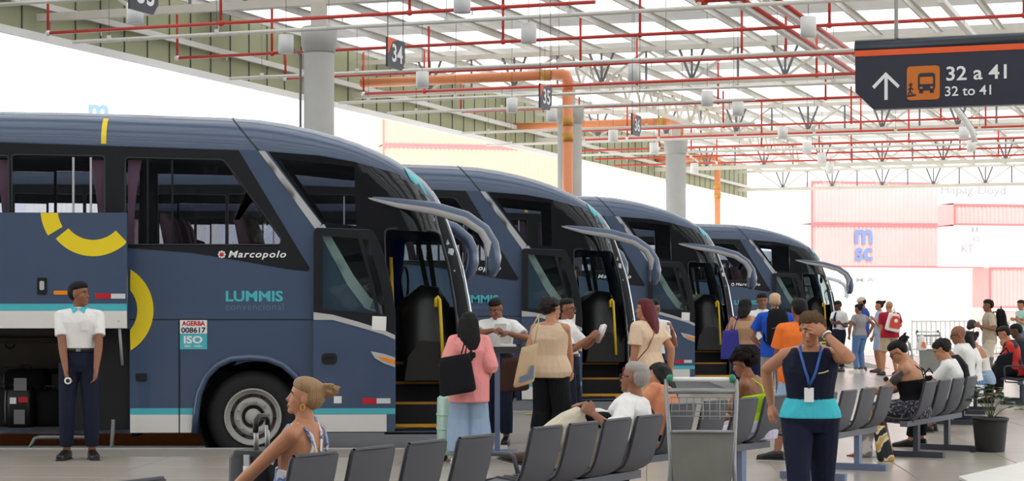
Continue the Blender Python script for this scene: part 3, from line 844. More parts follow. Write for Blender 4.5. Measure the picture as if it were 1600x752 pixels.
    bus_panel('white_reflector', bl((588.5, 622.5), (610, 622.5), (610, 630.5), (588.5, 630.5)), [], M_wrefl, d, off + 0.006, 0.006)
    bus_panel('notice', bl((582, 494), (604, 495), (603, 517), (581, 515)), [], M_paper, d, off + 0.012, 0.005)
    bus_panel('notice', bl((522, 619), (534, 619), (534, 630), (522, 630)), [], M_paper, d, off + 0.006, 0.005)
    # stairwell
    for k, py in enumerate((668, 633, 602, 571)):
        q = MB(); zz = b(0, py)[1]; x0, x1 = b(600, 0)[0], b(719 - k * 6, 0)[0]
        y0 = 0.04 + 0.26 * k
        q.box(((x0 + x1) / 2, y0 + 0.7, zz - (0.13 if k else 0.05)), (x1 - x0, 1.4, 0.22 if k else 0.07)); st = q.build('step', M_inter, t)
        q = MB(); q.box(((x0 + x1) / 2, y0 + 0.02, zz), (x1 - x0, 0.05, 0.055 if k == 0 else 0.028)); q.build('step_edge', M_step if k == 0 else mat('brown_step_edge', (168, 116, 40), 0.6), st)  # edges above the first step are yellow-brown
    # dashboard, wheel, rails, curtain
    q = MB()
    rings = []
    for y in [0.30 + 0.12 * i for i in range(18)]:
        k = min(1, (y - 0.30) / 0.25) ** 0.5
        top = 1.35 + 0.62 * k
        rings.append([Vector((x, y, z)) for x, z in ((1.62, 0.9), (1.66 - 0.1 * k, top - 0.18), (1.80, top), (2.0, top - 0.02), (2.12, top - 0.22), (2.2, 1.3), (2.2, 0.9))])
    q.loft(rings, True, True); q.build('dashboard', M_black, t)
    q = MB(); q.tube([Vector((1.60 + 0.10 * math.cos(a) * 0.4, 1.9 + 0.23 * math.cos(a), 2.0 + 0.20 * math.sin(a))) for a in [i * math.pi / 10 for i in range(21)]], 0.016, 6, False); q.build('steering_wheel', M_black, t)
    q = MB(); q.tube([(b(px, 0)[0], 0.16, b(0, py)[1]) for px, py in ((681, 480), (681, 467), (684, 464), (687, 468), (690, 520), (693, 582))], 0.020, 8); q.build('handrail', M_rail, t)
    q = MB(); q.tube([Vector((b(609, 0)[0], 0.5, b(0, 400)[1])), Vector((b(612, 0)[0], 0.5, b(0, 480)[1])), Vector((b(609, 0)[0], 0.5, b(0, 560)[1]))], 0.02, 8); q.build('handrail', M_rail, t)
    q = MB()
    rings = []
    for k in range(11):
        z = lerp(b(0, 362)[1], b(0, 478)[1], k / 10); wv = [1, 1, .95, .85, .7, .5, .3, .45, .6, .65, .7][k] * 0.075
        rings.append([Vector((b(616, 0)[0] + wv * math.cos(a) * (1 + .15 * math.cos(6 * a)), 2.30 + 0.4 * wv * math.sin(a), z)) for a in [2 * math.pi * j / 20 for j in range(20)]])
    q.loft(rings); q.build('cab_curtain', M_bluecurtain, t)
    for pa, pb_ in (((650, 362), (672, 470)), ((668, 362), (683, 470))):
        q = MB(); q.bar((b(*pa)[0], BW - 0.12, b(*pa)[1]), (b(*pb_)[0], BW - 0.12, b(*pb_)[1]), 0.06, 0.06); q.build('cab_pillar', M_black, t)
    q = MB(); q.ell((b(697, 0)[0], 0.9, b(0, 380)[1]), (0.04, 0.06, 0.09)); q.tube([(b(697, 0)[0], 0.9, b(0, 372)[1]), (b(692, 0)[0], 0.9, b(0, 352)[1])], 0.012); q.build('inner_mirror', M_black, t)
    # horn-shaped mirror arms, near and far
    up = bl((568, 305), (620, 309), (680, 316), (731.5, 331), (763, 353.7), (778, 378), (783, 402), (780, 422), (773, 433.5))
    lo = bl((568, 309), (620, 325), (676, 336), (722, 350), (746, 366), (755, 382), (757, 402), (757, 420), (759, 431))
    for far in (0, 1):
        q = MB(); rings = []
        yo = [0.02, -0.03, -0.10, -0.18, -0.22, -0.23, -0.23, -0.23, -0.23]; wd_ = [0.01, 0.03, 0.05, 0.08, 0.11, 0.13, 0.13, 0.12, 0.06]
        for i in range(9):
            a = Vector(up[i]); c2 = Vector(lo[i]); mid = (a + c2) / 2; h2 = (a - c2) / 2
            ring = []
            for j in range(14):
                th = 2 * math.pi * j / 14
                pz = mid + h2 * math.cos(th) - Vector((0.22 * i / 8, 0)) * far; y = yo[i] + wd_[i] * math.sin(th)
                ring.append(Vector((pz.x, BW - y if far else y, pz.y)))
            rings.append(ring)
        q.loft(rings); ar = q.build('mirror_arm', M_blue, t)
        q = MB(); vs = []
        SS = (0.50, 0.62, 0.74, 0.86, 0.97)
        for i in range(7):
            a = Vector(up[i]); c2 = Vector(lo[i])
            for k, s0 in enumerate(SS):
                s_ = lerp(0.80, 0.97, k / 4) if i == 6 else s0
                pz = a.lerp(c2, s_) - Vector((0.22 * i / 8, 0)) * far; th = math.acos(max(-1, min(1, 1 - 2 * s_)))
                y = yo[i] - wd_[i] * math.sin(th) - 0.007
                vs.append(Vector((pz.x, BW - y if far else y, pz.y)))
        q.add(vs, [(5 * i + k, 5 * i + k + 1, 5 * i + k + 6, 5 * i + k + 5) for i in range(6) for k in range(4)], True); q.build('mirror_stripe', M_silver, ar)
        q = MB(); gm = [(lo[6][0] - .004, lo[6][1]), (lo[7][0] - .004, lo[7][1] - .02)]
        q.box((b(759, 0)[0] - 0.2 * far, BW + 0.23 if far else -0.23, b(0, 405)[1]), (0.012, 0.18, 0.30)); q.build('mirror_glass', M_chrome, ar)
    # luggage hold and its raised hatch
    if hatch_open:
        x0, x1 = b(HOLDX[0], 0)[0], b(HOLDX[1], 0)[0]; zb, zt = b(0, 671)[1], b(0, 514)[1]
        q = MB(); q.box(((x0 + x1) / 2, 1.0, zb - 0.02), (x1 - x0, 2.0, 0.04)); q.build('hold_floor', mat('hold_floor_steel', (84, 80, 76), 0.6), t)
        q = MB(); q.box(((x0 + x1) / 2, 2.0, (zb + zt) / 2), (x1 - x0, 0.04, zt - zb)); q.build('hold_lining', M_hold, t)
        q = MB(); q.box((x1 - 0.32, 0.6, (zb + zt) / 2), (0.62, 1.1, zt - zb)); q.build('hold_bulkhead', M_inter, t)
        for z in (zt - 0.16, zt - 0.52):
            q = MB(); q.box(((x0 + x1) / 2, 1.9, z), (x1 - x0, 0.06, 0.07)); q.build('hold_rail', M_black, t)
        for k in range(5):
            q = MB(); q.tube([Vector((x1 - 1.35 - k * 0.36 + 0.055 * math.cos(a), 1.93, zt - 0.62 + (0.42 if k % 2 else 0) + 0.055 * math.sin(a))) for a in [i * math.pi / 8 for i in range(17)]], 0.008, 5, False); q.build('strap_ring', M_black, t)
        for a_x in (x1 - 0.07,):
            q = MB(); q.tube([(a_x, -0.30, b(0, 500)[1]), (a_x, -0.05, b(0, 570)[1])], 0.016, 6); q.build('gas_strut', M_silver, t)
        off = 0.30
        hp = bl((HOLDX[0], 335), (206.5, 335), (206.5, 513), (HOLDX[0], 513))
        hh = bus_panel('hatch', hp, [], M_blue, t, off, 0.05)
        bus_panel('teal_band', bl((HOLDX[0], 475), (206.5, 475), (206.5, 486), (HOLDX[0], 486)), [], M_teal, hh, off + 0.004, 0.004)
        bus_panel('white_band', bl((HOLDX[0], 486), (206.5, 486), (206.5, 512.5), (HOLDX[0], 512.5)), [], M_bwhite, hh, off + 0.004, 0.004)
        c = b(155, 329)
        a1 = arc(c[0], c[1], 48 / S, 73 / S, -141, -44, 24); a1 = [(min(x, b(206, 0)[0]), z) for x, z in a1]
        bus_panel('yellow_ring', a1, [], M_yellow, hh, off + 0.004, 0.004)
        a1 = arc(c[0], c[1], 54 / S, 80 / S, -176, -149, 10); a1 = [(x, min(z, b(0, 335.5)[1])) for x, z in a1]
        bus_panel('yellow_ring', a1, [], M_yellow, hh, off + 0.004, 0.004)
        bus_panel('hatch_latch', rounded(bl((70, 435), (85, 435), (85, 461), (70, 461)), 0.02), [], M_trimblack, hh, off + 0.01, 0.01)
        bus_panel('latch_lever', rounded(bl((74, 440), (81, 440), (81, 454), (74, 454)), 0.02), [], M_silver, hh, off + 0.016, 0.008)
        bus_panel('marker_light', rounded(bl((95, 455), (118, 455), (118, 461), (95, 461)), 0.02), [], M_amber, hh, off + 0.01, 0.01)
        bus_panel('red_reflector', bl((158, 459), (182, 459), (182, 467), (158, 467)), [], M_redrefl, hh, off + 0.005, 0.005)
        bus_panel('white_reflector', bl((182.5, 459.5), (204, 459.5), (204, 467), (182.5, 467)), [], M_wrefl, hh, off + 0.005, 0.005)
        q = MB(); zz = b(0, 672)[1]
        q.tube([(b(-120, 0)[0], -0.14, 0.10), (b(45, 0)[0], -0.14, 0.10), (b(62, 0)[0], -0.14, 0.30), (b(70, 0)[0], -0.14, 0.31), (b(150, 0)[0], -0.14, 0.31)], 0.022, 7); q.build('hatch_linkage', M_dsteel, t)
        q = MB(); q.tube([(b(100, 0)[0], -0.14, 0.11), (b(168, 0)[0], -0.14, 0.12), (b(180, 0)[0], -0.14, 0.22), (b(182, 0)[0], -0.14, 0.50)], 0.022, 7); q.build('hatch_linkage', M_dsteel, t)
    return t

coach = make_bus('navy blue coach nearest the camera, its luggage hatch raised over packed bags')
coach.location = (BUS[0][0], BUS[0][1], -0.2)
rest = make_bus('x', False)
for i, lb in enumerate(['second navy blue coach, behind the white-shirted attendant at the blue counter post', 'third navy blue coach, behind the woman with long dark red hair',
                        'navy blue coach farthest along the row, behind the man in the orange shirt']):
    o = rest if i == 0 else copy_tree(rest)
    o['label'] = lb; o.location = (BUS[i + 1][0], BUS[i + 1][1], -0.2)
# a coach farther along, haze put into its pale colour, only its nose in view

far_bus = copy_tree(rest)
M_palecoach = mat('hazed_coach_colour', (196, 208, 222), 0.35, coat=0.5)
far_bus['label'] = 'haze-paled coach farthest off, only its nose showing past the last navy coach'
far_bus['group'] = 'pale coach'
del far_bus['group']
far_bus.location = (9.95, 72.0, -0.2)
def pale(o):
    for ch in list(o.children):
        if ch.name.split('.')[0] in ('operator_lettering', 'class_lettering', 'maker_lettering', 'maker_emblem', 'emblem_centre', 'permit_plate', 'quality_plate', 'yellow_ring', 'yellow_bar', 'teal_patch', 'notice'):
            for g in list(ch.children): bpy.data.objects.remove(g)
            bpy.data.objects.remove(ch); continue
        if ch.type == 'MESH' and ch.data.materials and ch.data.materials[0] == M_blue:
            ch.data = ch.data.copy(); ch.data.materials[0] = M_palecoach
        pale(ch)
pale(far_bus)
# ---------------------------------------------------------------- pipes, lamps and signs under the roof
def pipe_thing(name, label, cat, group, runs, m, r, drops=(), hangers=None):
    pass
def across(px0, py0, z, px1):
    """a level run across the hall at height z that passes the given image point; returns both ends"""
    Y = (z - H) * F / (HY - py0); a = P(px0, py0, Y)
    k = (px1 - 800) / F
    s = (k * a.y - a.x) / (D2.x - k * D2.y)
    return a, a + D2 * s
def along(px0, py0, z, px1):
    Y = (z - H) * F / (HY - py0); a = P(px0, py0, Y)
    k = (px1 - 800) / F
    s = (k * a.y - a.x) / (D1.x - k * D1.y)
    return a, a + D1 * s
SPR = [  # px0, py0, px1, drop columns (px, rises to)
    (75, 52, 930, (75, 345, 640, 786)),
    (277, 91, 1640, (277, 425, 786, 1000, 1296, 1600)),
    (446, 123, 1345, (446, 670, 907, 1159, 1228)),
    (568, 147, 1345, (568, 663, 995, 1276)),
    (720, 175, 1355, (720, 880, 1122, 1290)),
    (905, 205, 1640, (905, 1130, 1330, 1470)),
    (900, 219, 1640, (980, 1190, 1345, 1540)),
    (900, 236, 1640, (1030, 1190, 1420)),
    (930, 249, 1640, (1080, 1280, 1500)),
    (960, 259, 1640, (1120, 1330, 1560)),
]
for i, (x0, y0, x1, dr) in enumerate(SPR):
    t = empty('sprinkler_pipe', across(x0, y0, 8.2, x1)[0], 0, ['red sprinkler pipe at upper left, starting in a white elbow over the nearest bus', 'long red sprinkler pipe running across above the bay signs', 'red sprinkler pipe just above the orange drain run',
        'red sprinkler pipe level with the sign numbered 35', 'red sprinkler pipe crossing behind the second concrete column', 'thin red sprinkler pipe visible under the big direction sign', 'thin red sprinkler pipe, next beyond the one under the big direction sign',
        'thin faint red sprinkler pipe, third from the far end of the hall', 'thin faint red sprinkler pipe, second from the far end of the hall', 'thin faint red sprinkler pipe at the far end of the hall'][i], 'pipe', 'red sprinkler pipes')
    a, e = across(x0, y0, 8.2, x1)
    q = MB(); q.tube([(0, 0, 0), e - a], 0.045, 6); q.build('pipe_run', M_red, t)
    for k, px in enumerate(dr):
        p = across(x0, y0, 8.2, px)[1] - a
        q = MB(); q.tube([p, p + Vector((0, 0, 1.3))], 0.036, 6); q.build('riser', M_red, t)
        q = MB(); q.ell(p, 0.075, None, 8, 6); q.build('elbow', M_white if k == 0 else M_red, t)
    L = (e - a).length; s = 1.5
    while s < L:
        q = MB(); q.tube([D2 * s + Vector((0, 0, -0.13)), D2 * s], 0.016, 5); q.build('sprinkler_head', M_white, t); s += 3.2
CON = [(-30, 9, 250, 8.5), (114, 66, 1505, 7.9), (359, 123, 1345, 7.9), (530, 161, 1340, 7.9), (605, 177, 1180, 7.7), (722, 208, 1180, 7.7), (760, 227, 1640, 7.7), (900, 243, 1640, 7.7)]
CL = ['white conduit at the top left corner of the hall', 'longest white conduit, under the nearest truss from left to right', 'white conduit starting at the left cladding beside the first column', 'white conduit starting just right of the first concrete column',
      'white conduit level with the sign numbered 36', 'white conduit crossing above the second bus roof', 'thin white conduit low behind the second column', 'farthest thin white conduit, low at the end of the hall']
for i, (x0, y0, x1, z) in enumerate(CON):
    a, e = across(x0, y0, z, x1)
    t = empty('cable_conduit', a, 0, CL[i], 'conduit', 'white conduits')
    q = MB(); q.tube([(0, 0, 0), e - a], 0.05, 6); q.build('conduit_run', M_wpipe, t)
    L = (e - a).length; s = 1.0
    while s < L:
        q = MB(); q.tube([D2 * s, D2 * s + Vector((0, 0, 1.6))], 0.007, 4); q.build('hanger_wire', M_dsteel, t)
        q = MB(); q.box(D2 * s + Vector((0, 0, 0.07)), (0.09, 0.09, 0.09)); q.build('hanger_clip', M_wpipe, t); s += 2.9
# white trays along the hall
for (x0, y0, x1, z, lb) in ((1140, -4, 1345, 8.35, 'white cable tray running down toward the left end of the big sign'), (1196, -4, 1352, 8.6, 'white cable tray nearer the middle, above the big sign'), (1470, 0, 1560, 8.6, 'white pipe slanting down above the big direction sign')):
    a, e = along(x0, y0, z, x1)
    t = empty('cable_tray', a, 0, lb, 'tray', 'white trays along the hall')
    q = MB(); q.bar((0, 0, 0), e - a, 0.16, 0.13); q.build('tray', M_white, t)
    if x0 < 1400:
        q = MB(); q.tube([(0.14, 0, 0.06), e - a + Vector((0.14, 0, 0.06))], 0.05, 6); q.build('fire_main', M_red, t)
a, e = across(1090, 0, 8.3, 1180)
t = empty('fire_main_valve', a, 0, 'thick red fire main with a flanged joint at the top edge', 'pipe', None)
q = MB(); q.tube([(0, 0, 0), D2 * 3.5], 0.075, 10); q.build('pipe_run', M_red, t)
q = MB(); q.ell((0.1, 0, 0), (0.17, 0.13, 0.12), None, 12, 8); q.build('flange', M_red, t)

# orange drain pipes, each turning down a column
def drain(x0, x1, y0, Y, ybot, r, label):
    a = P(x1, y0, Y); k = (x0 - 800) / F; s = (k * a.y - a.x) / (D2.x - k * D2.y); st = a + D2 * s
    t = empty('drain_pipe', st, 0, label, 'pipe', 'orange drain pipes')
    dn = P(x1, ybot, Y)
    dn.z = -0.2
    q = MB(); q.tube([(0, 0, 0), a - st - D2 * 0.45], r, 12); q.build('drain_run', M_orange, t)
    q = MB(); q.tube([a - st - D2 * 0.5, a - st - D2 * 0.18, a - st - Vector((0, 0, 0.06)) - D2 * 0.05, a - st - Vector((0, 0, 0.18)), a - st - Vector((0, 0, 0.5))], r * 1.14, 12); q.build('drain_elbow', M_orange, t)
    q = MB(); q.tube([a - st - Vector((0, 0, 0.45)), dn - st], r, 12); q.build('downpipe', M_orange, t)
    for z in (1.4, 1.9):
        q = MB(); q.tube([a - st - Vector((0, 0, z)), a - st - Vector((0, 0, z + 0.25))], r * 1.18, 12); q.build('coupling', M_ochre, t)
    q = MB(); q.tube([a - st - D2 * 0.9, a - st - D2 * 0.6], r * 1.16, 12); q.build('coupling', M_ochre, t)
    return t
drain(565, 887, 116, 61.5, 300, 0.16, 'orange drain pipe from the cladding that turns down in front of the second concrete column')
drain(800, 1061, 190, 79.0, 350, 0.17, 'orange drain pipe turning down beside the third concrete column')
drain(1020, 1121, 246, 101, 350, 0.16, 'farthest short orange drain pipe, beyond the third concrete column')

# hanging white lamps
LAMPS = [(211, 21), (447, 69), (722, 3), (826, 52), (660, 125), (991, 113), (800, 165), (862, 180), (1105, 154), (1153, 170), (958, 213), (1022, 232), (1085, 263), (1263, 42), (1223, 208), (1261, 231), (1284, 247), (1297, 264), (1506, 208), (1518, 228)]
LL = ['white cylinder lamp under the sign at the top left', 'white cylinder lamp left of the first concrete column', 'white cylinder lamp cut by the top edge, right of the first column', 'white cylinder lamp high up near the top, between signs 34 and 35', 'white cylinder lamp just below and right of the sign numbered 34',
      'white cylinder lamp above the sign numbered 36', 'white cylinder lamp low at the left of sign 35', 'small white cylinder lamp directly under sign 35', 'white cylinder lamp right of sign 36, over the third bus bay', 'white cylinder lamp next to the one over the third bus bay, farther right',
      'small white cylinder lamp left of sign 36 and below it', 'small white cylinder lamp in front of the third column', 'farthest small white cylinder lamp right of the third column', 'largest white cylinder lamp, left of the big direction sign',
      'small white cylinder lamp below the left end of the big sign', 'small white lamp, second in the receding row below the big sign', 'small white lamp, third in the receding row below the big sign', 'small white lamp, last in the receding row below the big sign', 'white lamp under the big sign numerals', 'white lamp under the big sign beside the bent hose']
for i, (x, y) in enumerate(LAMPS):
    Y = 6.08 * F / (HY - y); p = P(x, y, Y)
    t = empty('hanging_lamp', p, 0, LL[i], 'lamp', 'white cylinder lamps')
    q = MB(); q.lathe([(0.172, -0.215), (0.172, 0.205), (0.16, 0.215), (0.02, 0.22)], n=22); q.build('lamp_body', M_white, t)
    q = MB(); q.lathe([(0.15, -0.217), (0.15, -0.19), (0, -0.19)], n=18, caps=False); q.build('lamp_rim', M_dsteel, t)
    q = MB(); q.tube([(0, 0, 0.2), (0, 0, 2.86)], 0.008, 5); q.build('suspension_wire', M_dsteel, t)

# bay signs: plates lying along the hall, facing the platform
def bay_sign(px, py, Y, num, label):
    p = P(px, py, Y)
    t = empty('bay_sign', p, 0, label, 'sign', 'bay number signs')
    nn = Vector((D2.x, D2.y, 0)) * 0.02
    U = D1; V = Vector((0, 0, 1))
    def pt(u, v, o=0): return U * u + V * v + nn * (1 + o)
    q = MB(); q.prism([pt(u, v, 0) for u, v in ((-.38, -.26), (.24, -.26), (.38, -.10), (.38, .26), (-.38, .26))], -nn * 2); q.build('sign_board', M_signnavy, t)
    q = MB(); q.prism([pt(u, v, 0.15) for u, v in ((-.38, .26), (.06, .26), (-.18, .20), (-.38, -.04))], -nn * 0.12); q.build('orange_corner', M_signorange, t)
    q = MB(); put_text(q, num, pt(-.20, -.15, 0.25), U * 0.46, V * 0.32, bold=0.02); q.build('numerals', M_signwhite, t)
    for u in (-.34, .34):
        q = MB(); q.tube([U * u + V * 0.26, U * u + V * (10.3 - p.z)], 0.007, 4); q.build('suspension_wire', M_dsteel, t)
bay_sign(224, -9, 27.3, '33', 'navy bay sign cut by the top edge at the upper left')
bay_sign(618, 85, 34.0, '34', 'navy bay sign numbered 34, right of the first concrete column')
bay_sign(852, 152, 41.5, '35', 'navy bay sign numbered 35, left of the orange downpipe')
bay_sign(994, 196, 48.5, '36', 'small navy bay sign numbered 36, above the third bus')

# the large direction sign
Yb = 28.6
o0 = P(1338, 173, Yb); sx = Yb / F
t = empty('direction_sign', o0, 0, 'large navy hanging sign with white arrow, bus symbol and orange stripe', 'sign')
U = D2; V = Vector((0, 0, 1)); N = Vector((-D2.y, D2.x, 0)) * -1.0       # N faces the camera
def su(px): return (px - 1338) * sx / (D2.x + 0.18 * 0.3437)
def sv(px, py): return (173 - py) * sx - 0.049 * su(px) * 0
def sp(px, py, o=0.0): return U * su(px) + V * ((173 - py) * sx) + N * (0.10 + o)
HGT = sv(0, 76)
q = MB(); q.prism([sp(1338, 80), sp(1338, 145), sp(1366, 173), sp(1880, 173), sp(1880, 80)], -N * 0.20); q.build('sign_board', M_signnavy, t)
q = MB(); q.tube([sp(1337, 75, -0.10), sp(1880, 75, -0.10)], 0.115, 14); q.build('top_tube', mat('dark_sign_tube', (38, 46, 56), 0.3), t)
q = MB(); q.prism([sp(1338, 81, 0.012), sp(1338, 90, 0.012), sp(1880, 90, 0.012), sp(1880, 81, 0.012)], -N * 0.015); q.build('orange_stripe', M_signorange, t)
def stroke(mb, a, c, w, o=0.01):
    a2 = Vector(a); c2 = Vector(c); d = (c2 - a2).normalized(); nrm = Vector((-d.y, d.x)) * w / 2
    mb.prism([sp(*(a2 + nrm), o), sp(*(c2 + nrm), o), sp(*(c2 - nrm), o), sp(*(a2 - nrm), o)], -N * 0.008)
DY = 6
q = MB(); stroke(q, (1386, 153 + DY), (1386, 112 + DY), 5)
vs_head = [(1385.5, 110), (1407, 131.5), (1404, 135.5), (1385.5, 117), (1368, 135.5), (1364.5, 131.5)]
q.prism([sp(x, y + DY, 0.012) for x, y in vs_head], -N * 0.008); q.build('arrow', M_signwhite, t, kind='stuff')
q = MB(); q.prism([sp(x, y, 0.012) for x, y in rounded([(1418, 103 + DY), (1468, 103 + DY), (1468, 155 + DY), (1418, 155 + DY)], 6)], -N * 0.01); sq = q.build('symbol_square', M_signamber, t)
q = MB(); q.prism([sp(x, y + DY, 0.018) for x, y in rounded([(1435, 114), (1461, 114), (1461, 141), (1435, 141)], 5)], -N * 0.006); bs = q.build('bus_symbol', M_signnavy, t)
q = MB(); q.prism([sp(x, y + DY, 0.022) for x, y in rounded([(1438, 120), (1458, 120), (1458, 131), (1438, 131)], 2)], -N * 0.003); q.build('symbol_window', M_signamber, bs)
for x in (1440, 1456):
    q = MB(); q.prism([sp(px, py + DY, 0.018) for px, py in ((x - 3, 140), (x + 3, 140), (x + 3, 145), (x - 3, 145))], -N * 0.006); q.build('symbol_wheel', M_signnavy, bs)
    q = MB(); q.prism([sp(px, py + DY, 0.022) for px, py in ((x - 2, 135), (x + 2, 135), (x + 2, 138), (x - 2, 138))], -N * 0.003); q.build('symbol_headlight', M_signamber, bs)
q = MB(); q.lathe([(0.026, 0), (0.026, 0.006), (0, 0.006)], sp(1424, 131 + DY, 0.014), N, 10); 
for a_, c_ in (((1424, 134), (1423, 141)), ((1423, 141), (1427, 146)), ((1423, 141), (1420, 146)), ((1424, 136), (1428, 139)), ((1424, 136), (1420, 139))): stroke(q, (a_[0], a_[1] + DY), (c_[0], c_[1] + DY), 2, 0.018)
q.prism([sp(x, y + DY, 0.018) for x, y in ((1418.5, 147), (1432, 146), (1432, 148.5), (1418.5, 150))], -N * 0.006); q.build('passenger_symbol', M_signnavy, t, kind='stuff')
q = MB(); put_text(q, '32 a 41', sp(1478, 127.5 + DY, 0.013), sp(1568, 127.5 + DY) - sp(1478, 127.5 + DY), V * (22 * sx), bold=0.015); q.build('sign_lettering', M_signwhite, t)
q = MB(); put_text(q, '32 to 41', sp(1476, 151 + DY, 0.013), sp(1545, 151 + DY) - sp(1476, 151 + DY), V * (15 * sx), bold=0.01); q.build('sign_lettering', M_signwhite, t)
for px in (1400, 1800):
    q = MB(); q.tube([sp(px, 70, -0.1), sp(px, 70, -0.1) + V * (10.3 - o0.z - 1.0)], 0.03, 8); q.build('suspension_rod', M_steel, t)
a = P(1487, 172, 60)
t = empty('roof_hose', a, 0, 'white bent pipe hanging below the big direction sign', 'pipe')
q = MB(); q.tube([(0, 0, 2.1), (0, 0, 0.3), (0.2, 0, -0.05), (0.45, 0, -0.35), (0.66, 0, -0.7), (0.72, 0, -1.0)], 0.10, 10); q.build('bent_pipe', M_white, t)
q = MB(); q.tube([(0.1, -0.02, 0.25), (0.38, -0.02, -0.10), (0.62, -0.02, -0.45), (0.78, -0.02, -0.8)], 0.02, 6); q.build('cable', M_dsteel, t)
# ---------------------------------------------------------------- benches
M_shell = mat('grey_seat_shell', (74, 75, 82), 0.55, var=0.06, scale=4, bump=0.05, bscale=200)
M_shellrim = mat('dark_seat_rim', (40, 41, 48), 0.45)
M_legblue = mat('blue_grey_leg_paint', (104, 118, 148), 0.45)
M_legdark = mat('dark_leg_paint', (56, 60, 70), 0.45)
M_beam = mat('grey_beam', (84, 88, 98), 0.5)
PROF = [(-0.225, 0.77), (-0.205, 0.68), (-0.18, 0.58), (-0.155, 0.50), (-0.125, 0.445), (-0.075, 0.412), (0.0, 0.400), (0.10, 0.408), (0.20, 0.42), (0.245, 0.425), (0.265, 0.415)]
HWI = 0.192
def shell_mesh():
    q = MB(); vs = []; n = len(PROF); m = 7
    for side in (0, 1):
        for i, (x, z) in enumerate(PROF):
            d = Vector((PROF[min(i + 1, n - 1)][0] - PROF[max(i - 1, 0)][0], PROF[min(i + 1, n - 1)][1] - PROF[max(i - 1, 0)][1])).normalized()
            nx, nz = -d.y, d.x
            for j in range(m):
                y = lerp(-HWI, HWI, j / (m - 1)); dish = 0.012 * (1 - (abs(y) / HWI) ** 2)
                o = -dish - (0.012 if side else 0)
                vs.append(Vector((x + nx * -o * -1, y, z + nz * -o * -1)))
    N = n * m; fs = []
    for i in range(n - 1):
        for j in range(m - 1):
            a = i * m + j; fs.append((a, a + 1, a + m + 1, a + m)); fs.append((N + a, N + a + m, N + a + m + 1, N + a + 1))
    q.add(vs, fs, True)
    return q.mesh('seat_shell')
shell_me = shell_mesh(); shell_me.materials.append(M_shell)
q = MB()
lp = []
for (x, z) in PROF: lp.append(Vector((x, HWI, z)))
for (x, z) in PROF[::-1]: lp.append(Vector((x, -HWI, z)))
lp2 = []
for i, p in enumerate(lp):
    c = p.copy()
    if i in (0, len(lp) - 1): c.y *= 0.93
    if i in (len(PROF) - 1, len(PROF)): c.y *= 0.93
    lp2.append(c)
lp2.insert(1, Vector((lerp(PROF[0][0], PROF[1][0], .25), HWI, lerp(PROF[0][1], PROF[1][1], .25))))
lp2.append(lp2[0])
lp2.insert(-2, Vector((lerp(PROF[0][0], PROF[1][0], .25), -HWI, lerp(PROF[0][1], PROF[1][1], .25))))
q.tube(lp2, 0.013, 6, False); rim_me = q.mesh('seat_rim'); rim_me.materials.append(M_shellrim)
q = MB(); q.bar((-0.02, 0, 0.03), (-0.02, 0, 0.36), 0.055, 0.07); leg_me = q
def bench(x, y, ang, step, label, legs=M_legblue, n=4, arms=(), light=False):
    """first seat's place, direction of the row from straight ahead, seat spacing; sitters face left of the row"""
    rd_ = Vector((math.sin(R(ang)), math.cos(R(ang)), 0))
    yaw = math.atan2(rd_.y, rd_.x) + math.pi / 2               # +x local faces away from the row's right
    sh_ = .13 if 'blonde' in label else .17; x += math.cos(yaw) * sh_; y += math.sin(yaw) * sh_
    t = empty('waiting_bench', (x + rd_.x * step * (n - 1) / 2, y + rd_.y * step * (n - 1) / 2, 0), yaw, label, 'bench', 'rows of linked grey seats')
    # along the row is local -y
    for i in range(n):
        ly = -(i - (n - 1) / 2) * step
        s = inst('seat_shell', shell_me, t, (0, ly, 0)); inst('seat_rim', rim_me, s)
    L = step * n - 0.06
    q = MB(); q.bar((-0.02, -L / 2, 0.355), (-0.02, L / 2, 0.355), 0.075, 0.055); q.build('beam', M_beam, t)
    for s in (-1, 1):
        ly = s * step * (n - 1) * 0.36
        q = MB(); q.bar((-0.02, ly, 0.03), (-0.02, ly, 0.345), 0.08, 0.05); l = q.build('leg', legs, t)
        q = MB(); q.bar((-0.30, ly, 0.03), (0.30, ly, 0.03), 0.07, 0.055); q.build('foot_bar', legs, l)
    for i in arms:
        ly = -(i - (n - 1) / 2) * step + 0.245
        q = MB(); q.tube([(-0.16, ly, 0.50), (-0.13, ly, 0.60), (-0.10, ly, 0.615), (0.17, ly, 0.615), (0.21, ly, 0.60), (0.22, ly, 0.56), (0.20, ly, 0.37), (0.0, ly, 0.36)], 0.014, 6); q.build('armrest', M_legdark, t)
    t['yaw'] = 0
    return t, rd_, yaw
BEN = {}
BEN['0'] = bench(-2.42, 6.9, 29, 0.52, 'bench of linked grey seats cut by the bottom edge at the lower left')
BEN['A'] = bench(-1.08, 9.77, 30.5, 0.52, 'bench of linked grey seats where the blonde woman sits', arms=(0,))
BEN['B'] = bench(0.17, 11.95, 30.5, 0.475, 'bench of linked grey seats where the old man in white slumps', arms=(0,))
BEN['C'] = bench(1.27, 14.80, 35, 0.515, 'bench of linked grey seats behind the steel luggage trolley')
BEN['D'] = bench(2.70, 16.67, 29, 0.53, 'bench of grey seats on blue legs, right of the woman in the navy vest')
BEN['E'] = bench(4.13, 19.2, 29, 0.50, 'bench of linked grey seats where the tattooed woman sits, on dark legs', legs=M_legdark)
BEN['F'] = bench(5.75, 24.6, 21, 0.5, 'bench of grey seats under the bald man in the white shirt', legs=M_legdark)
BEN['G'] = bench(6.5, 27.0, 21, 0.5, 'bench of grey seats next behind the bald man, beside the plant', legs=M_legdark)
BEN['I'] = bench(8.0, 29.6, 17, 0.5, 'bench of grey seats with an armrest at the right edge, under the man in red', legs=M_legdark, arms=(0,))
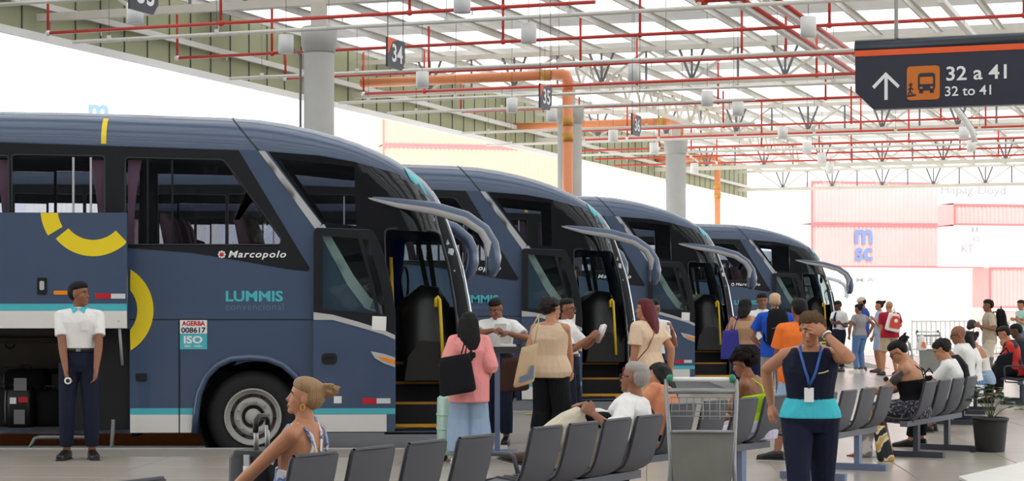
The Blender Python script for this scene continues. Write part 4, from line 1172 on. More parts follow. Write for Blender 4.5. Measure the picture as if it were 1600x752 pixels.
def seat(bk, i, n=4):
    t, rd_, yaw = BEN[bk]
    st = {'0': .52, 'A': .52, 'B': .475, 'C': .515, 'D': .53}.get(bk, .5)
    p = Vector(t.location) + rd_ * st * (i - (n - 1) / 2)
    return Vector((p.x - math.cos(yaw) * .05, p.y - math.sin(yaw) * .05, 0)), math.degrees(yaw)
# ---------------------------------------------------------------- people
def skin_mat(name, rgb): return mat('skin_' + name, rgb, 0.5, var=0.05, scale=9, bump=0.03, bscale=300)
def cloth(name, rgb, fold=0.45, rough=0.9):
    m = mat('cloth_' + name, rgb, rough, var=0.06, scale=12, bump=fold, bscale=9, spec=0.2, stretch=(1, 1, .55))
    for n in m.node_tree.nodes:
        if n.type == 'BUMP': n.inputs['Distance'].default_value = 0.09
    return m
SK = {'light': skin_mat('light', (206, 158, 132)), 'tan': skin_mat('tan', (180, 124, 92)), 'brown': skin_mat('brown', (138, 88, 62)), 'dark': skin_mat('dark', (98, 62, 46)), 'olive': skin_mat('olive', (186, 132, 100))}
HM = {'black': mat('hair_black', (15, 12, 12), 0.6, spec=0.25, var=0.3, scale=60, bump=0.5, bscale=160, stretch=(1, 1, 0.15)), 'brown': mat('hair_dark_brown', (34, 24, 20), 0.6, spec=0.25, var=0.3, scale=60, bump=0.5, bscale=160, stretch=(1, 1, 0.15)),
      'red': mat('hair_dark_red', (92, 26, 33), 0.6, spec=0.3, var=0.3, scale=60, bump=0.5, bscale=160, stretch=(1, 1, 0.15)), 'blonde': mat('hair_blonde', (150, 116, 80), 0.5, var=0.35, scale=50, bump=0.5, bscale=150, stretch=(1, 1, 0.2)),
      'grey': mat('hair_grey', (150, 142, 138), 0.6, var=0.2, scale=60), 'fair': mat('hair_cropped_fair', (196, 160, 128), 0.6, var=0.15, scale=60), 'curl': mat('hair_curly_brown', (28, 20, 18), 0.85, spec=0.15, var=0.5, scale=40, bump=0.8, bscale=90), 'gold': mat('hair_golden_curls', (92, 68, 46), 0.85, spec=0.2, var=0.5, scale=40, bump=0.8, bscale=90)}
M_eye = mat('eye_white', (232, 228, 222), 0.2, var=0.0); M_iris = mat('iris_dark', (34, 24, 20), 0.2, var=0.0)
M_lip = mat('lips', (150, 84, 78), 0.5); M_lens = mat('dark_frame', (26, 24, 26), 0.3); M_gold = mat('gold', (212, 170, 90), 0.3, metal=0.9)
M_shoeblack = mat('black_leather', (22, 21, 22), 0.35); M_shoewhite = mat('white_trainer', (226, 224, 220), 0.6); M_shoebrown = mat('brown_leather', (74, 50, 38), 0.5)

def ik(a, t, l1, l2, hint):
    d = t - a; L = max(1e-4, min(d.length, (l1 + l2) * 0.998)); d.normalize()
    c = (l1 * l1 + L * L - l2 * l2) / (2 * l1 * L); c = max(-1, min(1, c))
    p = Vector(hint); p = p - d * p.dot(d)
    if p.length < 1e-4: p = frame(d)[0]
    p.normalize()
    return a + d * (l1 * c) + p * (l1 * math.sqrt(1 - c * c)), a + d * L

def oval(c, u, v, ru, rv, n=18, e=2.3):
    out = []
    for k in range(n):
        a = 2 * math.pi * k / n; ca, sa = math.cos(a), math.sin(a)
        out.append(c + u * (ru * math.copysign(abs(ca) ** (2 / e), ca)) + v * (rv * math.copysign(abs(sa) ** (2 / e), sa)))
    return out

def hand(mb, w, d, n, k, curl=25, spread=1.0, thumb=1, fist=0):
    wf = .92 if spread > 1 else 1.0
    """w wrist, d along the hand, n out of the palm; thumb on the +side (d x n)*thumb"""
    d = d.normalized(); n = (n - d * n.dot(d)).normalized(); s = d.cross(n) * thumb
    mb.loft([oval(w + d * (x * k), s, n, a * k, b2 * k, 12, 2.4) for x, a, b2 in ((-.01, .024, .019), (.02, .030, .019), (.05, .039, .017), (.085, .041, .014), (.098, .036, .010))])
    for i, (off, L, r) in enumerate(((.030, .070, .0098), (.0105, .079, .0102), (-.0095, .073, .0098), (-.029, .058, .0088))):
        p = w + d * (.082 * k) + s * (off * k); pts = [p - d * .015 * k, p]
        ang = R(curl * 0.35 + fist * 20); dd = (d + s * (off * 3.0 * spread)).normalized()
        for j, f in enumerate((.45, .31, .24)):
            ang += R(curl * (0.65 if j else 0.35)) + R(fist * 25 * (j > 0))
            p = p + (dd * math.cos(ang) + n * math.sin(ang)) * (L * f * k); pts.append(p)
        mb.tube(pts, [r * k * wf, r * k * wf, r * k * .95 * wf, r * k * .88 * wf, r * k * .7], 8)
    p = w + d * (.026 * k) + s * (.026 * k)
    a = (d * .72 + s * .62 + n * .25).normalized(); b2 = (d * .93 + s * .22 + n * (.25 + fist * .4)).normalized()
    mb.tube([p - a * .012 * k, p + a * .035 * k, p + a * .035 * k + b2 * .030 * k, p + a * .035 * k + b2 * .052 * k], [.0155 * k, .0135 * k, .0115 * k, .008 * k], 8)

def person(xy, yaw, h, label, skin='tan', build=1.0, fem=False, hip=None, lean=0.0, side=0.0, twist=0.0, neck=12, head=(0, 0, 0),
           Lh=None, Rh=None, Le=None, Re=None, Lf=None, Rf=None, Lk=None, Rk=None, toes=8, spread=0.10, curl=28, fist=(0, 0), palm=(None, None), handdir=(None, None),
           top=None, bottom=None, shoe=M_shoeblack, hair=('short', 'black'), vox=0.009, face=1, glasses=False, group=None, fspread=1.0):
    """Lh ... Rk are points in the world; returns the person and the joints in the person's own frame"""
    root = empty('person', (xy[0], xy[1], 0), R(yaw), label, 'person', group)
    Mi = Matrix.Rotation(-R(yaw), 3, 'Z'); org = Vector((xy[0], xy[1], 0))
    def loc(p): return Mi @ (Vector(p) - org) if p is not None else None
    def locd(p): return Mi @ Vector(p) if p is not None else None
    X, Y, Z = Vector((1, 0, 0)), Vector((0, 1, 0)), Vector((0, 0, 1))
    hx, hz = hip if hip else (0.0, 0.53 * h)
    Hc = Vector((hx, 0, hz))
    Rl = Matrix.Rotation(R(side), 3, 'X') @ Matrix.Rotation(R(lean), 3, 'Y')
    s = Rl @ Z; Rt = Matrix.Rotation(R(twist), 3, s); w = Rt @ (Rl @ Y); f = Rt @ (Rl @ X)
    pw = (Y * 0.7 + w * 0.3).normalized(); pf = (X * .7 + f * .3).normalized()
    k = h / 1.75
    # joints
    J = {'hip': Hc, 's': s, 'w': w, 'f': f}
    # head frame
    nd = (s * math.cos(R(neck)) + f * math.sin(R(neck))).normalized()
    ntop = Hc + s * (0.302 * h) + nd * (0.043 * h)
    Hm = Matrix((f, w, s)).transposed() @ Matrix.Rotation(R(head[0]), 3, 'Z') @ Matrix.Rotation(R(head[1]), 3, 'Y') @ Matrix.Rotation(R(head[2]), 3, 'X')
    hh = 0.132 * h * (0.97 if fem else 1.0)
    ho = ntop - Hm @ (Vector((-.05, 0, .20)) * hh)
    def hp_(x, y, z): return ho + Hm @ (Vector((x, y, z)) * hh)
    def hr(*r): return tuple(v * hh for v in r)
    J['head'] = hp_(0, 0, .55); J['ho'] = ho; J['Hm'] = Hm; J['hh'] = hh
    shw = (0.098 if fem else 0.108) * h * (0.5 + 0.5 * build)
    for sd, nm in ((1, 'L'), (-1, 'R')):
        sh = Hc + s * (0.264 * h) + w * (shw * sd)
        tg_ = Lh if sd > 0 else Rh
        tgt = hp_(*tg_[1:]) if isinstance(tg_, tuple) and tg_[0] == 'face' else loc(tg_); el = locd(Le if sd > 0 else Re)
        if tgt is None: tgt = sh + Vector((0.06 * h, 0.05 * h * sd, -0.31 * h))
        if el is None: el = w * (0.5 * sd) - f * 1.0 - Z * 0.2
        e_, wr = ik(sh, tgt, 0.172 * h, 0.150 * h, el)
        J[nm + 's'], J[nm + 'e'], J[nm + 'w'] = sh, e_, wr
        hp = Hc + pw * (0.052 * h * sd)
        tgt = loc(Lf if sd > 0 else Rf); kn = locd(Lk if sd > 0 else Rk)
        if tgt is None: tgt = Vector((0.0, spread * sd, 0.045 * h))
        if kn is None: kn = X + Z * 0.2 + Y * (0.12 * sd)
        kn_, an = ik(hp, tgt, 0.245 * h, 0.245 * h, kn)
        J[nm + 'h'], J[nm + 'k'], J[nm + 'a'] = hp, kn_, an
    if fem: TR = [(-.045, .082, .064), (0, .104, .076), (.04, .098, .072), (.10, .076, .058), (.15, .082, .064), (.20, .092, .074), (.25, .096, .060), (.285, .078, .048), (.306, .042, .038)]
    else: TR = [(-.045, .080, .062), (0, .098, .072), (.05, .092, .068), (.11, .084, .062), (.17, .092, .068), (.23, .104, .072), (.268, .102, .060), (.292, .076, .046), (.31, .042, .038)]
    def ring(d, ru, rv, grow=0.0, sc=1.0):
        t = max(0, min(1, d / 0.25)); u = pw.lerp(w, t).normalized(); v = pf.lerp(f, t).normalized()
        bb = 1 + (build - 1) * 1.0
        return oval(Hc + s * (d * h), u, v, ru * h * bb * sc + grow, rv * h * bb * sc + grow)
    def arm(mb, nm, r0, r1, r2, r3, t0=0.0, t1=2.0):
        pts = []; rs = []
        a, e_, wr = J[nm + 's'], J[nm + 'e'], J[nm + 'w']
        for i in range(13):
            t = i / 6
            if t < t0 - 1e-6 or t > t1 + 1e-6: continue
            p = a.lerp(e_, t) if t <= 1 else e_.lerp(wr, t - 1)
            r = lerp(r0, r1, t) if t <= 1 else interp(((1, r1), (1.25, r2), (2, r3)), t)
            pts.append(p); rs.append(r)
        return mb.tube(pts, rs, 12)
    def leg(mb, nm, rr, t0=0.0, t1=2.0, n=14):
        pts = []; rs = []; a, e_, wr = J[nm + 'h'], J[nm + 'k'], J[nm + 'a']
        for i in range(17):
            t = i / 8
            if t < t0 - 1e-6 or t > t1 + 1e-6: continue
            pts.append(a.lerp(e_, t) if t <= 1 else e_.lerp(wr, t - 1)); rs.append(interp(rr, t))
        return mb.tube(pts, rs, n)
    bd = 0.6 + 0.4 * build
    # ---- body
    q = MB()
    q.loft([ring(d, a, c) for d, a, c in TR])
    q.tube([Hc + s * (0.285 * h), ntop, hp_(-.06, 0, .38)], [.034 * h * bd, .031 * h * bd, .034 * h * bd], 14)
    q.ell(hp_(-.06, 0, .63), hr(.43, .335, .385), Hm, 18, 12)
    q.ell(hp_(.10, 0, .38), hr(.27, .265, .34), Hm, 16, 10)
    q.ell(hp_(.10, 0, .17), hr(.24, .20, .15), Hm, 14, 8)
    q.ell(hp_(.27, 0, .10), hr(.10, .12, .09), Hm, 12, 8)
    q.ell(hp_(.30, 0, .585), hr(.075, .23, .045), Hm, 12, 6)
    q.loft([[hp_(.33, .035, .56), hp_(.33, -.035, .56), hp_(.375, -.025, .56), hp_(.375, .025, .56)], [hp_(.33, .06, .44), hp_(.33, -.06, .44), hp_(.44, -.04, .43), hp_(.44, .04, .43)], [hp_(.32, .085, .36), hp_(.32, -.085, .36), hp_(.475, -.05, .365), hp_(.475, .05, .365)], [hp_(.32, .06, .315), hp_(.32, -.06, .315), hp_(.42, -.03, .325), hp_(.42, .03, .325)]])
    q.ell(hp_(.335, 0, .235), hr(.065, .105, .035), Hm, 12, 6); q.ell(hp_(.325, 0, .185), hr(.065, .09, .035), Hm, 12, 6)
    for sd in (1, -1):
        q.ell(hp_(.22, .155 * sd, .40), hr(.12, .10, .12), Hm, 10, 8)
        q.ell(hp_(-.04, .335 * sd, .47), hr(.085, .035, .135), Hm @ Matrix.Rotation(R(20 * sd), 3, 'Z'), 10, 8)
    for sd, nm in ((1, 'L'), (-1, 'R')):
        q.ell(J[nm + 's'], (.031 * h * bd,) * 3, None, 12, 8)
        arm(q, nm, .0285 * h * bd, .0235 * h * bd, .0245 * h * bd, .0150 * h)
        q.tube([Hc + s * (.284 * h), J[nm + 's']], [.034 * h, .030 * h * bd], 12)
        d = (J[nm + 'w'] - J[nm + 'e']).normalized(); i = 0 if sd > 0 else 1
        hd = locd(handdir[i]) or d
        pn = locd(palm[i]) or (-w * sd * 1.0 + f * 0.3)
        pn2 = (pn - hd.normalized() * pn.dot(hd.normalized())).normalized()
        # the thumb points forward on a hanging hand
        th = 1 if (hd.normalized().cross(pn2)).dot(f + s * 0.5) > 0 else -1
        hand(q, J[nm + 'w'], hd, pn2, k * (0.94 if fem else 1.0), curl, fspread, th, fist[i])
        J[nm + 'hand'] = J[nm + 'w'] + hd.normalized() * 0.08 * k
        leg(q, nm, ((0, .056 * h * bd), (.3, .051 * h * bd), (1, .034 * h), (1.3, .035 * h), (1.9, .022 * h), (2, .022 * h)))
    FD = {}
    for sd, nm in ((1, 'L'), (-1, 'R')):
        shin = (J[nm + 'a'] - J[nm + 'k']).normalized()
        fd = Vector((math.cos(R(toes)), math.sin(R(toes)) * sd, 0))
        if abs(shin.z) < 0.75: fd = (Z * 0.75 + fd * 0.25 - shin * (Z.dot(shin)) * .4).normalized() if shin.z > -0.5 else (fd + Z * .25).normalized()
        FD[nm] = fd
        an = J[nm + 'a']; up = (Z - fd * fd.z).normalized() if abs(fd.z) < 0.9 else -shin
        su_ = fd.cross(up)
        q.loft([oval(an + fd * (x * k) + up * ((z - 0.075) * k), su_, up, a * k, c * k, 12) for x, z, a, c in ((-.055, .035, .018, .02), (-.045, .04, .028, .034), (0, .05, .030, .045), (.06, .042, .036, .036), (.12, .028, .042, .022), (.17, .020, .038, .014), (.195, .016, .022, .010))])
    body = remesh(q, 'body', SK[skin], root, vox, 2)
    # ---- face
    if face:
        for sd in (1, -1):
            q = MB(); q.ell(hp_(.315, .135 * sd, .50), hr(.036, .050, .022), Hm, 10, 6); ey = q.build('eye', M_eye, root)
            q = MB(); q.ell(hp_(.340, .135 * sd, .50), hr(.024, .028, .024), Hm, 8, 6); q.build('iris', M_iris, ey)
            q = MB(); q.tube([hp_(.365, .06 * sd, .595), hp_(.36, .14 * sd, .615), hp_(.30, .22 * sd, .59)], [.016 * hh, .020 * hh, .008 * hh], 6); q.build('eyebrow', HM['black'], root)
        q = MB(); q.ell(hp_(.372, 0, .232), hr(.034, .10, .020), Hm, 12, 6); q.ell(hp_(.366, 0, .192), hr(.036, .085, .024), Hm, 12, 6); remesh(q, 'lips', M_lip, root, 0.004, 1)
    if glasses:
        q = MB()
        for sd in (1, -1):
            c = hp_(.40, .15 * sd, .49)
            q.tube([c + Hm @ Vector((0, .105 * hh * math.cos(a), .085 * hh * math.sin(a))) for a in [2 * math.pi * i / 14 for i in range(15)]], .013 * hh, 5, False)
            q.tube([hp_(.40, .25 * sd, .51), hp_(.15, .34 * sd, .53), hp_(-.05, .35 * sd, .53)], .012 * hh, 5)
        q.tube([hp_(.41, .05, .50), hp_(.42, 0, .515), hp_(.41, -.05, .50)], .012 * hh, 5)
        q.build('glasses', M_lens, root, kind='stuff')
    # ---- hair
    ht = hair[0]
    if ht != 'bald':
        hm = HM[hair[1]]; q = MB(); jit = 0.0
        g = 1.0 if ht not in ('buzz',) else 0.955
        q.ell(hp_(-.075, 0, .80), hr(.445 * g, .365 * g, .27 * g), Hm @ Matrix.Rotation(R(-8), 3, 'Y'), 18, 10)
        q.ell(hp_(-.20, 0, .60), hr(.345 * g, .36 * g, .38 * g), Hm, 18, 10)
        rr = random.Random(int(h * 1000) + len(label))
        if ht in ('long', 'longest'):
            L = hair[2] * 1.0; wd_ = hair[3] if len(hair) > 3 else 1.0
            base = hp_(-.18, 0, .62); dn = Vector((0, 0, -1)) if abs(lean) < 35 else -s
            bk = -f
            for j in range(11):
                o = (j - 5) / 5
                p0 = hp_(-.20 - .16 * (1 - o * o), o * .33, .62 - .06 * abs(o)); pts = [hp_(-.12, o * .2, .9), p0]
                LL_ = L * (1 - .16 * abs(o) - .1 * rr.random())
                p1 = p0 + dn * LL_ * .5 + bk * .055 + w * (o * .02 * wd_); p2 = p0 + dn * LL_ + bk * .085 + w * (o * -.01 + .02 * (rr.random() - .5))
                pts += [p1, p2]
                q.tube(pts, [.03, .040 * wd_, .036 * wd_, .020], 8)
            for sd in (1, -1):
                q.tube([hp_(.10, .25 * sd, .88), hp_(.05, .36 * sd, .55), hp_(-.1, .37 * sd, .2), hp_(-.25, .33 * sd, -.1)], [.02, .022, .03, .02], 8)
        elif ht == 'bun':
            c = hair[2]; q.ell(hp_(*c), hr(.21, .20, .20), Hm, 12, 8)
            q.tube([hp_(-.35, 0, .65), hp_(*c)], [.14 * hh, .12 * hh], 8)
            for j in range(14):
                a = rr.random() * 6.28; b2 = rr.random() * 1.6 - .5
                p = Vector(c) + Vector((math.cos(a) * .2, math.sin(a) * .2, b2 * .18)); q.tube([hp_(*c), hp_(*p), hp_(*(p + Vector((-.10, .05 * rr.random(), .06 * (rr.random() - .4)))))], [.02, .014, .004], 5)
        elif ht == 'pony':
            q.tube([hp_(-.40, 0, .72), hp_(-.62, 0, .70), hp_(-.72, 0, .40), hp_(-.70, 0, .05)], [.08 * hh, .12 * hh, .11 * hh, .03 * hh], 10)
        elif ht == 'curly':
            sc = hair[2]
            for j in range(150):
                a = rr.random() * 2 * math.pi; zc = rr.random() * 1.5 - .5; r_ = math.sqrt(max(0, 1 - min(1, zc * zc)))
                p = Vector((-.14 + math.cos(a) * r_ * .42 * sc, math.sin(a) * r_ * .40 * sc, .66 + zc * .36 * sc))
                if (p.x > .18 and p.z < .82) or (p.x > -.06 and p.z < .66): continue
                q.ell(hp_(*(p * (1 + .10 * rr.random()) + Vector((0, 0, -.03)))), (hh * (.06 + .05 * rr.random()) * sc,) * 3, None, 7, 5)
        else:
            for j in range(34):
                a = rr.random() * 2 * math.pi; r_ = rr.random() ** .5
                q.ell(hp_(-.08 + math.cos(a) * r_ * .38 * g, math.sin(a) * r_ * .31 * g, .93 * g + .10 * (1 - r_) - .12 * r_ * r_), hr(.07, .06, .05), Hm, 7, 5)
        remesh(q, 'hair', hm, root, max(.006, vox * .85), 1 if ht == 'curly' else 2)
    # ---- clothes
    if top:
        m = top['m']; g = top.get('g', .012); ty = top['t']; hem = top.get('hem', -.03); wid = top.get('wide', 1.0)
        q = MB()
        rows = [r_ for r_ in TR if r_[0] > hem + .012]
        hemr = (interp([(a, c) for a, c, _ in TR], hem), interp([(a, c) for a, _, c in TR], hem))
        rows = [(hem, *hemr)] + rows
        def rowring(d, a, c):
            t = max(0, min(1, (0.27 - d) / 0.2))
            sc = lerp(1.0, wid, t)
            aa = max(a, .096 * t * top.get('box', 1)) if ty in ('tee', 'shirt') else a
            cc = max(c, .068 * t * top.get('box', 1)) if ty in ('tee', 'shirt') else c
            return ring(d, aa, cc, g, sc)
        if ty in ('tank', 'vest', 'strap'):
            topd = {'tank': .262, 'vest': .285, 'strap': top.get('cut', .17)}[ty]
            rows = [r_ for r_ in rows if r_[0] < topd - .01]
            ta = interp([(a, c) for a, c, _ in TR], topd); tb = interp([(a, c) for a, _, c in TR], topd)
            rows.append((topd, ta * {'tank': .80, 'vest': .92, 'strap': 1.0}[ty], tb))
            q.loft([rowring(*r_) for r_ in rows])
            for sd in (1, -1):
                a = Hc + s * (.25 * h) + w * (.062 * h * sd)
                if ty == 'strap':
                    a = Hc + s * (topd * h) + w * (.058 * h * sd); v0 = Hc + s * (.285 * h) + w * (.060 * h * sd)
                    dd = tb * h * build + .012
                    q.tube([a - f * (dd - .004), Hc + s * (.24 * h) + w * (.05 * h * sd) - f * (.068 * h * build + .006), v0 - f * (.040 * h), v0 + s * (.014 * h), v0 + f * (.036 * h), Hc + s * (.24 * h) + w * (.050 * h * sd) + f * (.064 * h * build), a + f * (dd - .004)], .009, 8, True)
                else:
                    q.loft([oval(Hc + s * (z * h) + w * (.062 * h * sd), w, f, ww * h, (ff * h) * (.5 + .5 * build) + g) for z, ww, ff in ((.22, .034, .066), (.255, .030, .058), (.278, .024, .048), (.292, .019, .036), (.299, .011, .022))])
        else:
            q.loft([rowring(*r_) for r_ in rows])
            sl = top.get('sleeve', 0.6); sw = top.get('sw', 1.0)
            for nm in 'LR':
                q.ell(J[nm + 's'], (.031 * h * bd + g * .8,) * 3, None, 12, 8)
                sd = 1 if nm == 'L' else -1
                q.tube([Hc + s * (.280 * h), J[nm + 's']], [.034 * h + g * .4, .031 * h * bd + g * .8], 12)
                arm(q, nm, .0295 * h * bd + g * .9, (.027 * h * bd + g) * sw, (.026 * h * bd + g) * sw, .019 * h + g, 0, sl)
            if ty == 'shirt':
                q.tube([Hc + s * (.298 * h), Hc + s * (.315 * h)], [.050 * h * bd, .040 * h * bd], 14)
        remesh(q, top.get('n', 'shirt'), m, root, vox * .95, top.get('sm', 4))
        if ty == 'shirt':
            q = MB(); c0 = Hc + s * (.306 * h)
            for sd in (1, -1):
                q.prism([c0 + f * (.048 * h) + w * (.004 * sd), c0 + f * (.052 * h) + w * (.030 * h * sd) - s * (.026 * h), c0 + f * (.022 * h) + w * (.046 * h * sd) - s * (.004 * h), c0 + f * (.018 * h) + w * (.042 * h * sd) + s * (.010 * h)], f * .008 + s * .004)
            q.build('collar', top.get('cm', m), root, kind='stuff')
    if bottom:
        m = bottom['m']; g = bottom.get('g', .012); ty = bottom['t']; fl_ = bottom.get('flare', 1.0); q = MB()
        hi = bottom.get('waist', .09)
        rows = [r_ for r_ in TR if r_[0] < hi - .01]
        rows.append((hi, interp([(a, c) for a, c, _ in TR], hi), interp([(a, c) for a, _, c in TR], hi)))
        q.loft([ring(d, a, c, g) for d, a, c in rows])
        t1 = {'trousers': bottom.get('len', 1.93), 'shorts': bottom.get('len', .95), 'skirt': bottom.get('len', .9)}[ty]
        rr_ = ((0, .058 * h * bd + g), (.3, .053 * h * bd + g), (1, (.037 * h + g) * (1 + (fl_ - 1) * .6)), (1.4, (.035 * h + g) * fl_), (2, (.028 * h + g) * fl_))
        for nm in 'LR': leg(q, nm, rr_, 0, t1)
        if ty == 'skirt':
            n_ = 5
            for i in range(n_ + 1):
                t = i / n_
                a = {}
                for nm in 'LR':
                    a[nm] = [J[nm + 'h'].lerp(J[nm + 'k'], min(1, tt)) if tt <= 1 else J[nm + 'k'].lerp(J[nm + 'a'], tt - 1) for tt in [t1 * j / 8 for j in range(9)]]
                q.tube([a['L'][j].lerp(a['R'][j], t) for j in range(9)], [interp(rr_, t1 * j / 8) * .95 * fl_ for j in range(9)], 12)
        remesh(q, bottom.get('n', {'trousers': 'trousers', 'shorts': 'shorts', 'skirt': 'skirt'}[ty]), m, root, vox * .95, 3)
        if bottom.get('belt'):
            q = MB(); dW = hi - .005
            q.loft([ring(dW - .012, interp([(a, c) for a, c, _ in TR], dW), interp([(a, c) for a, _, c in TR], dW), g + .010), ring(dW + .008, interp([(a, c) for a, c, _ in TR], dW), interp([(a, c) for a, _, c in TR], dW), g + .010)], True, True)
            bt = q.build('belt', M_shoeblack, root)
            q = MB(); c0 = Hc + s * ((dW - .002) * h) + f * (interp([(a, c) for a, _, c in TR], dW) * h * build + g + .013); q.box(c0, (.010, .045, .032), Matrix((f, w, s)).transposed()); q.build('buckle', M_chrome, bt)
    if shoe is not None:
        for nm in 'LR':
            an = J[nm + 'a']; fd = FD[nm]; sd = 1 if nm == 'L' else -1
            up = (Z - fd * fd.z).normalized() if abs(fd.z) < 0.9 else -(J[nm + 'a'] - J[nm + 'k']).normalized()
            sv_ = fd.cross(up); q = MB()
            q.loft([oval(an + fd * (x * k) + up * ((z - 0.078) * k), sv_, up, a * k, c * k, 14, 2.8) for x, z, a, c in ((-.075, .035, .020, .028), (-.065, .045, .036, .042), (0, .055, .040, .052), (.06, .048, .044, .044), (.13, .036, .048, .032), (.185, .030, .044, .026), (.215, .026, .026, .018))])
            so = q.build('shoe', shoe, root)
            q = MB(); q.loft([oval(an + fd * (x * k) + up * (-0.074 * k), sv_, up, a * k, .010 * k, 12, 3) for x, a in ((-.085, .028), (-.06, .042), (0, .044), (.08, .049), (.15, .052), (.20, .046), (.225, .028))]); q.build('sole', M_shoewhite if shoe == M_shoewhite else M_black, so)
    J['root'] = root; J['hp'] = hp_; J['ring'] = ring; J['k'] = k; J['h'] = h; J['TR'] = TR; J['Z'] = Z
    return root, J
def W(root, p):
    return Matrix.Translation(root.location) @ Matrix.Rotation(root.rotation_euler.z, 4, 'Z') @ Vector(p)
white_s = cloth('white_shirt', (232, 230, 228), .35); navy = cloth('navy_trousers', (30, 34, 52), .4); black_c = cloth('black', (20, 20, 24), .4)
teal_c = cloth('turquoise', (72, 190, 206), .4); beige = cloth('beige', (212, 186, 158), .35)
# 1 attendant by the luggage hold
y = 19.16
p1, J1 = person((GX(124, y), y), 278, 1.80, 'young bus attendant in white short-sleeved shirt standing before the open luggage hold', 'brown', .93, head=(58, -4, 0), spread=.125, toes=14,
    Rh=P(103, 580, y - .21), Lh=P(150, 583, y - .21), Re=(-.6, .7, 0), Le=(.6, .7, 0), palm=((-.5, -.4, 0), (1, -.2, 0)), fist=(0, .5), curl=30, top=dict(t='shirt', m=white_s, hem=.078, sleeve=.72, sw=1.22, wide=1.0, g=.010, cm=teal_c), bottom=dict(t='trousers', m=navy, belt=True, waist=.085, flare=1.06, g=.009),
    hair=('short', 'black'), vox=.008)
hp = W(p1, J1['Rhand'])
t = empty('adhesive_tape_roll', hp + Vector((.02, -.05, -.02)), 0, 'small white roll held in the hand of the attendant by the luggage hold', 'roll')
q = MB(); q.lathe([(.022, -.012), (.035, -.012), (.035, .012), (.022, .012)], (0, 0, 0), (.3, -1, 0), 20, False); q.build('roll', M_signwhite, t)
q = MB(); q.lathe([(.022, -.010), (.018, -.010), (.018, .010), (.022, .010)], (0, 0, 0), (.3, -1, 0), 18, False); q.build('core', mat('green_core', (80, 150, 110), .5), t)
q = MB(); c0 = J1['hip'] + J1['s'] * (.215 * 1.8) + J1['f'] * .148 + J1['w'] * .075; q.box(c0, (.012, .085, .10), Matrix((J1['f'], J1['w'], J1['s'])).transposed()); q.build('breast_pocket', white_s, p1)

# ------------------------------------------------ at the first coach
pink = cloth('pink_blouse', (236, 152, 150), .5); denim = cloth('light_denim', (148, 170, 196), .35)
y = 18.6
p2, J2 = person((GX(733, y), y), 96, 1.50, 'woman with long black hair in wide pink blouse and pale jeans seen from behind', 'tan', 1.05, True, head=(-22, 6, 0), spread=.10, toes=12,
    Lh=P(711, 584, y + .08), Rh=P(760, 598, y + .08), Le=(-.4, -.9, 0), Re=(.4, -.9, 0), top=dict(t='tee', m=pink, hem=-.13, sleeve=1.22, sw=1.28, wide=1.10, g=.018, box=1.08, n='blouse'), bottom=dict(t='trousers', m=denim, flare=1.75, len=1.97, g=.018, n='jeans'), shoe=M_shoewhite,
    hair=('long', 'black', .44, 1.0), vox=.009)
y = 21.3
p3, J3 = person((GX(778, y), y), 255, 1.66, 'bus attendant in white shirt reading papers at the tall blue post desk', 'brown', 1.05, head=(-10, 26, 0), neck=24, spread=.10,
    Lh=P(794, 521, y - .34), Rh=P(771, 516, y - .38), Le=(.9, -.1, -.5), Re=(-.9, -.1, -.5), curl=45, fist=(.6, .6), top=dict(t='shirt', m=white_s, hem=.078, sleeve=.75, sw=1.25), bottom=dict(t='trousers', m=navy, belt=True, waist=.085, flare=1.15), hair=('buzz', 'black'), vox=.009)
y = 19.3
p4, J4 = person((GX(860, y), y), 62, 1.64, 'woman with short dark hair in sleeveless beige top and black trousers, tote on shoulder', 'olive', 1.12, True, head=(-38, 2, 0), spread=.12,
    Rh=P(893, 590, y + .22), Lh=P(834, 590, y + .1), Re=(.4, -.8, -.3), Le=(-.5, -.5, -.2), top=dict(t='vest', m=beige, hem=-.035, g=.024, wide=1.05, n='sleeveless_top'), bottom=dict(t='trousers', m=black_c, flare=1.6, g=.016, waist=.03), hair=('curly', 'brown', 1.0), glasses=True, vox=.009)
y = 20.7
p5, J5 = person((GX(887, y), y), 345, 1.64, 'attendant with glasses in white shirt holding out a paper slip beyond the beige-topped woman', 'brown', 1.0, head=(-4, 4, 0), neck=8, spread=.12, lean=-3,
    Rh=P(922, 527, y - .25), Lh=P(934, 524, y - .05), Re=(0, -.3, -1), Le=(0, .5, -1), curl=40, fist=(.6, .6), top=dict(t='shirt', m=white_s, hem=.078, sleeve=.85, sw=1.3, wide=1.05), bottom=dict(t='trousers', m=navy, belt=True, waist=.085, flare=1.2), hair=('buzz', 'black'), glasses=True, vox=.009)
y = 20.6
tee_b = cloth('cream_tee', (226, 198, 170), .35); sand = cloth('sand_trousers', (196, 170, 146), .35)
p6, J6 = person((GX(1010, y), y), 140, 1.64, 'woman with long dark red hair in cream tee shirt looking left, brown strap over shoulder', 'tan', 1.22, True, head=(34, 0, 0), spread=.1,
    Lh=P(990, 590, y - .12), Rh=P(1048, 580, y + .1), Le=(-.5, -.9, 0), Re=(.8, -.4, 0), top=dict(t='tee', m=tee_b, hem=-.06, sleeve=.7, sw=1.35, wide=1.02, g=.018, n='tee_shirt'), bottom=dict(t='trousers', m=sand, flare=1.2), hair=('long', 'red', .40, 1.15), vox=.009)
y = 23.2
p7, J7 = person((GX(1021, y), y), 262, 1.64, 'attendant with glasses mostly hidden behind the woman with dark red hair, one arm out', 'brown', .85, head=(25, 8, 0), Lh=P(1050, 516, y - .25), Le=(.3, .2, -1), fist=(.5, 0), top=dict(t='shirt', m=white_s, hem=.05, sleeve=.7, sw=1.2), bottom=dict(t='trousers', m=navy), hair=('buzz', 'black'), glasses=True, vox=.011)
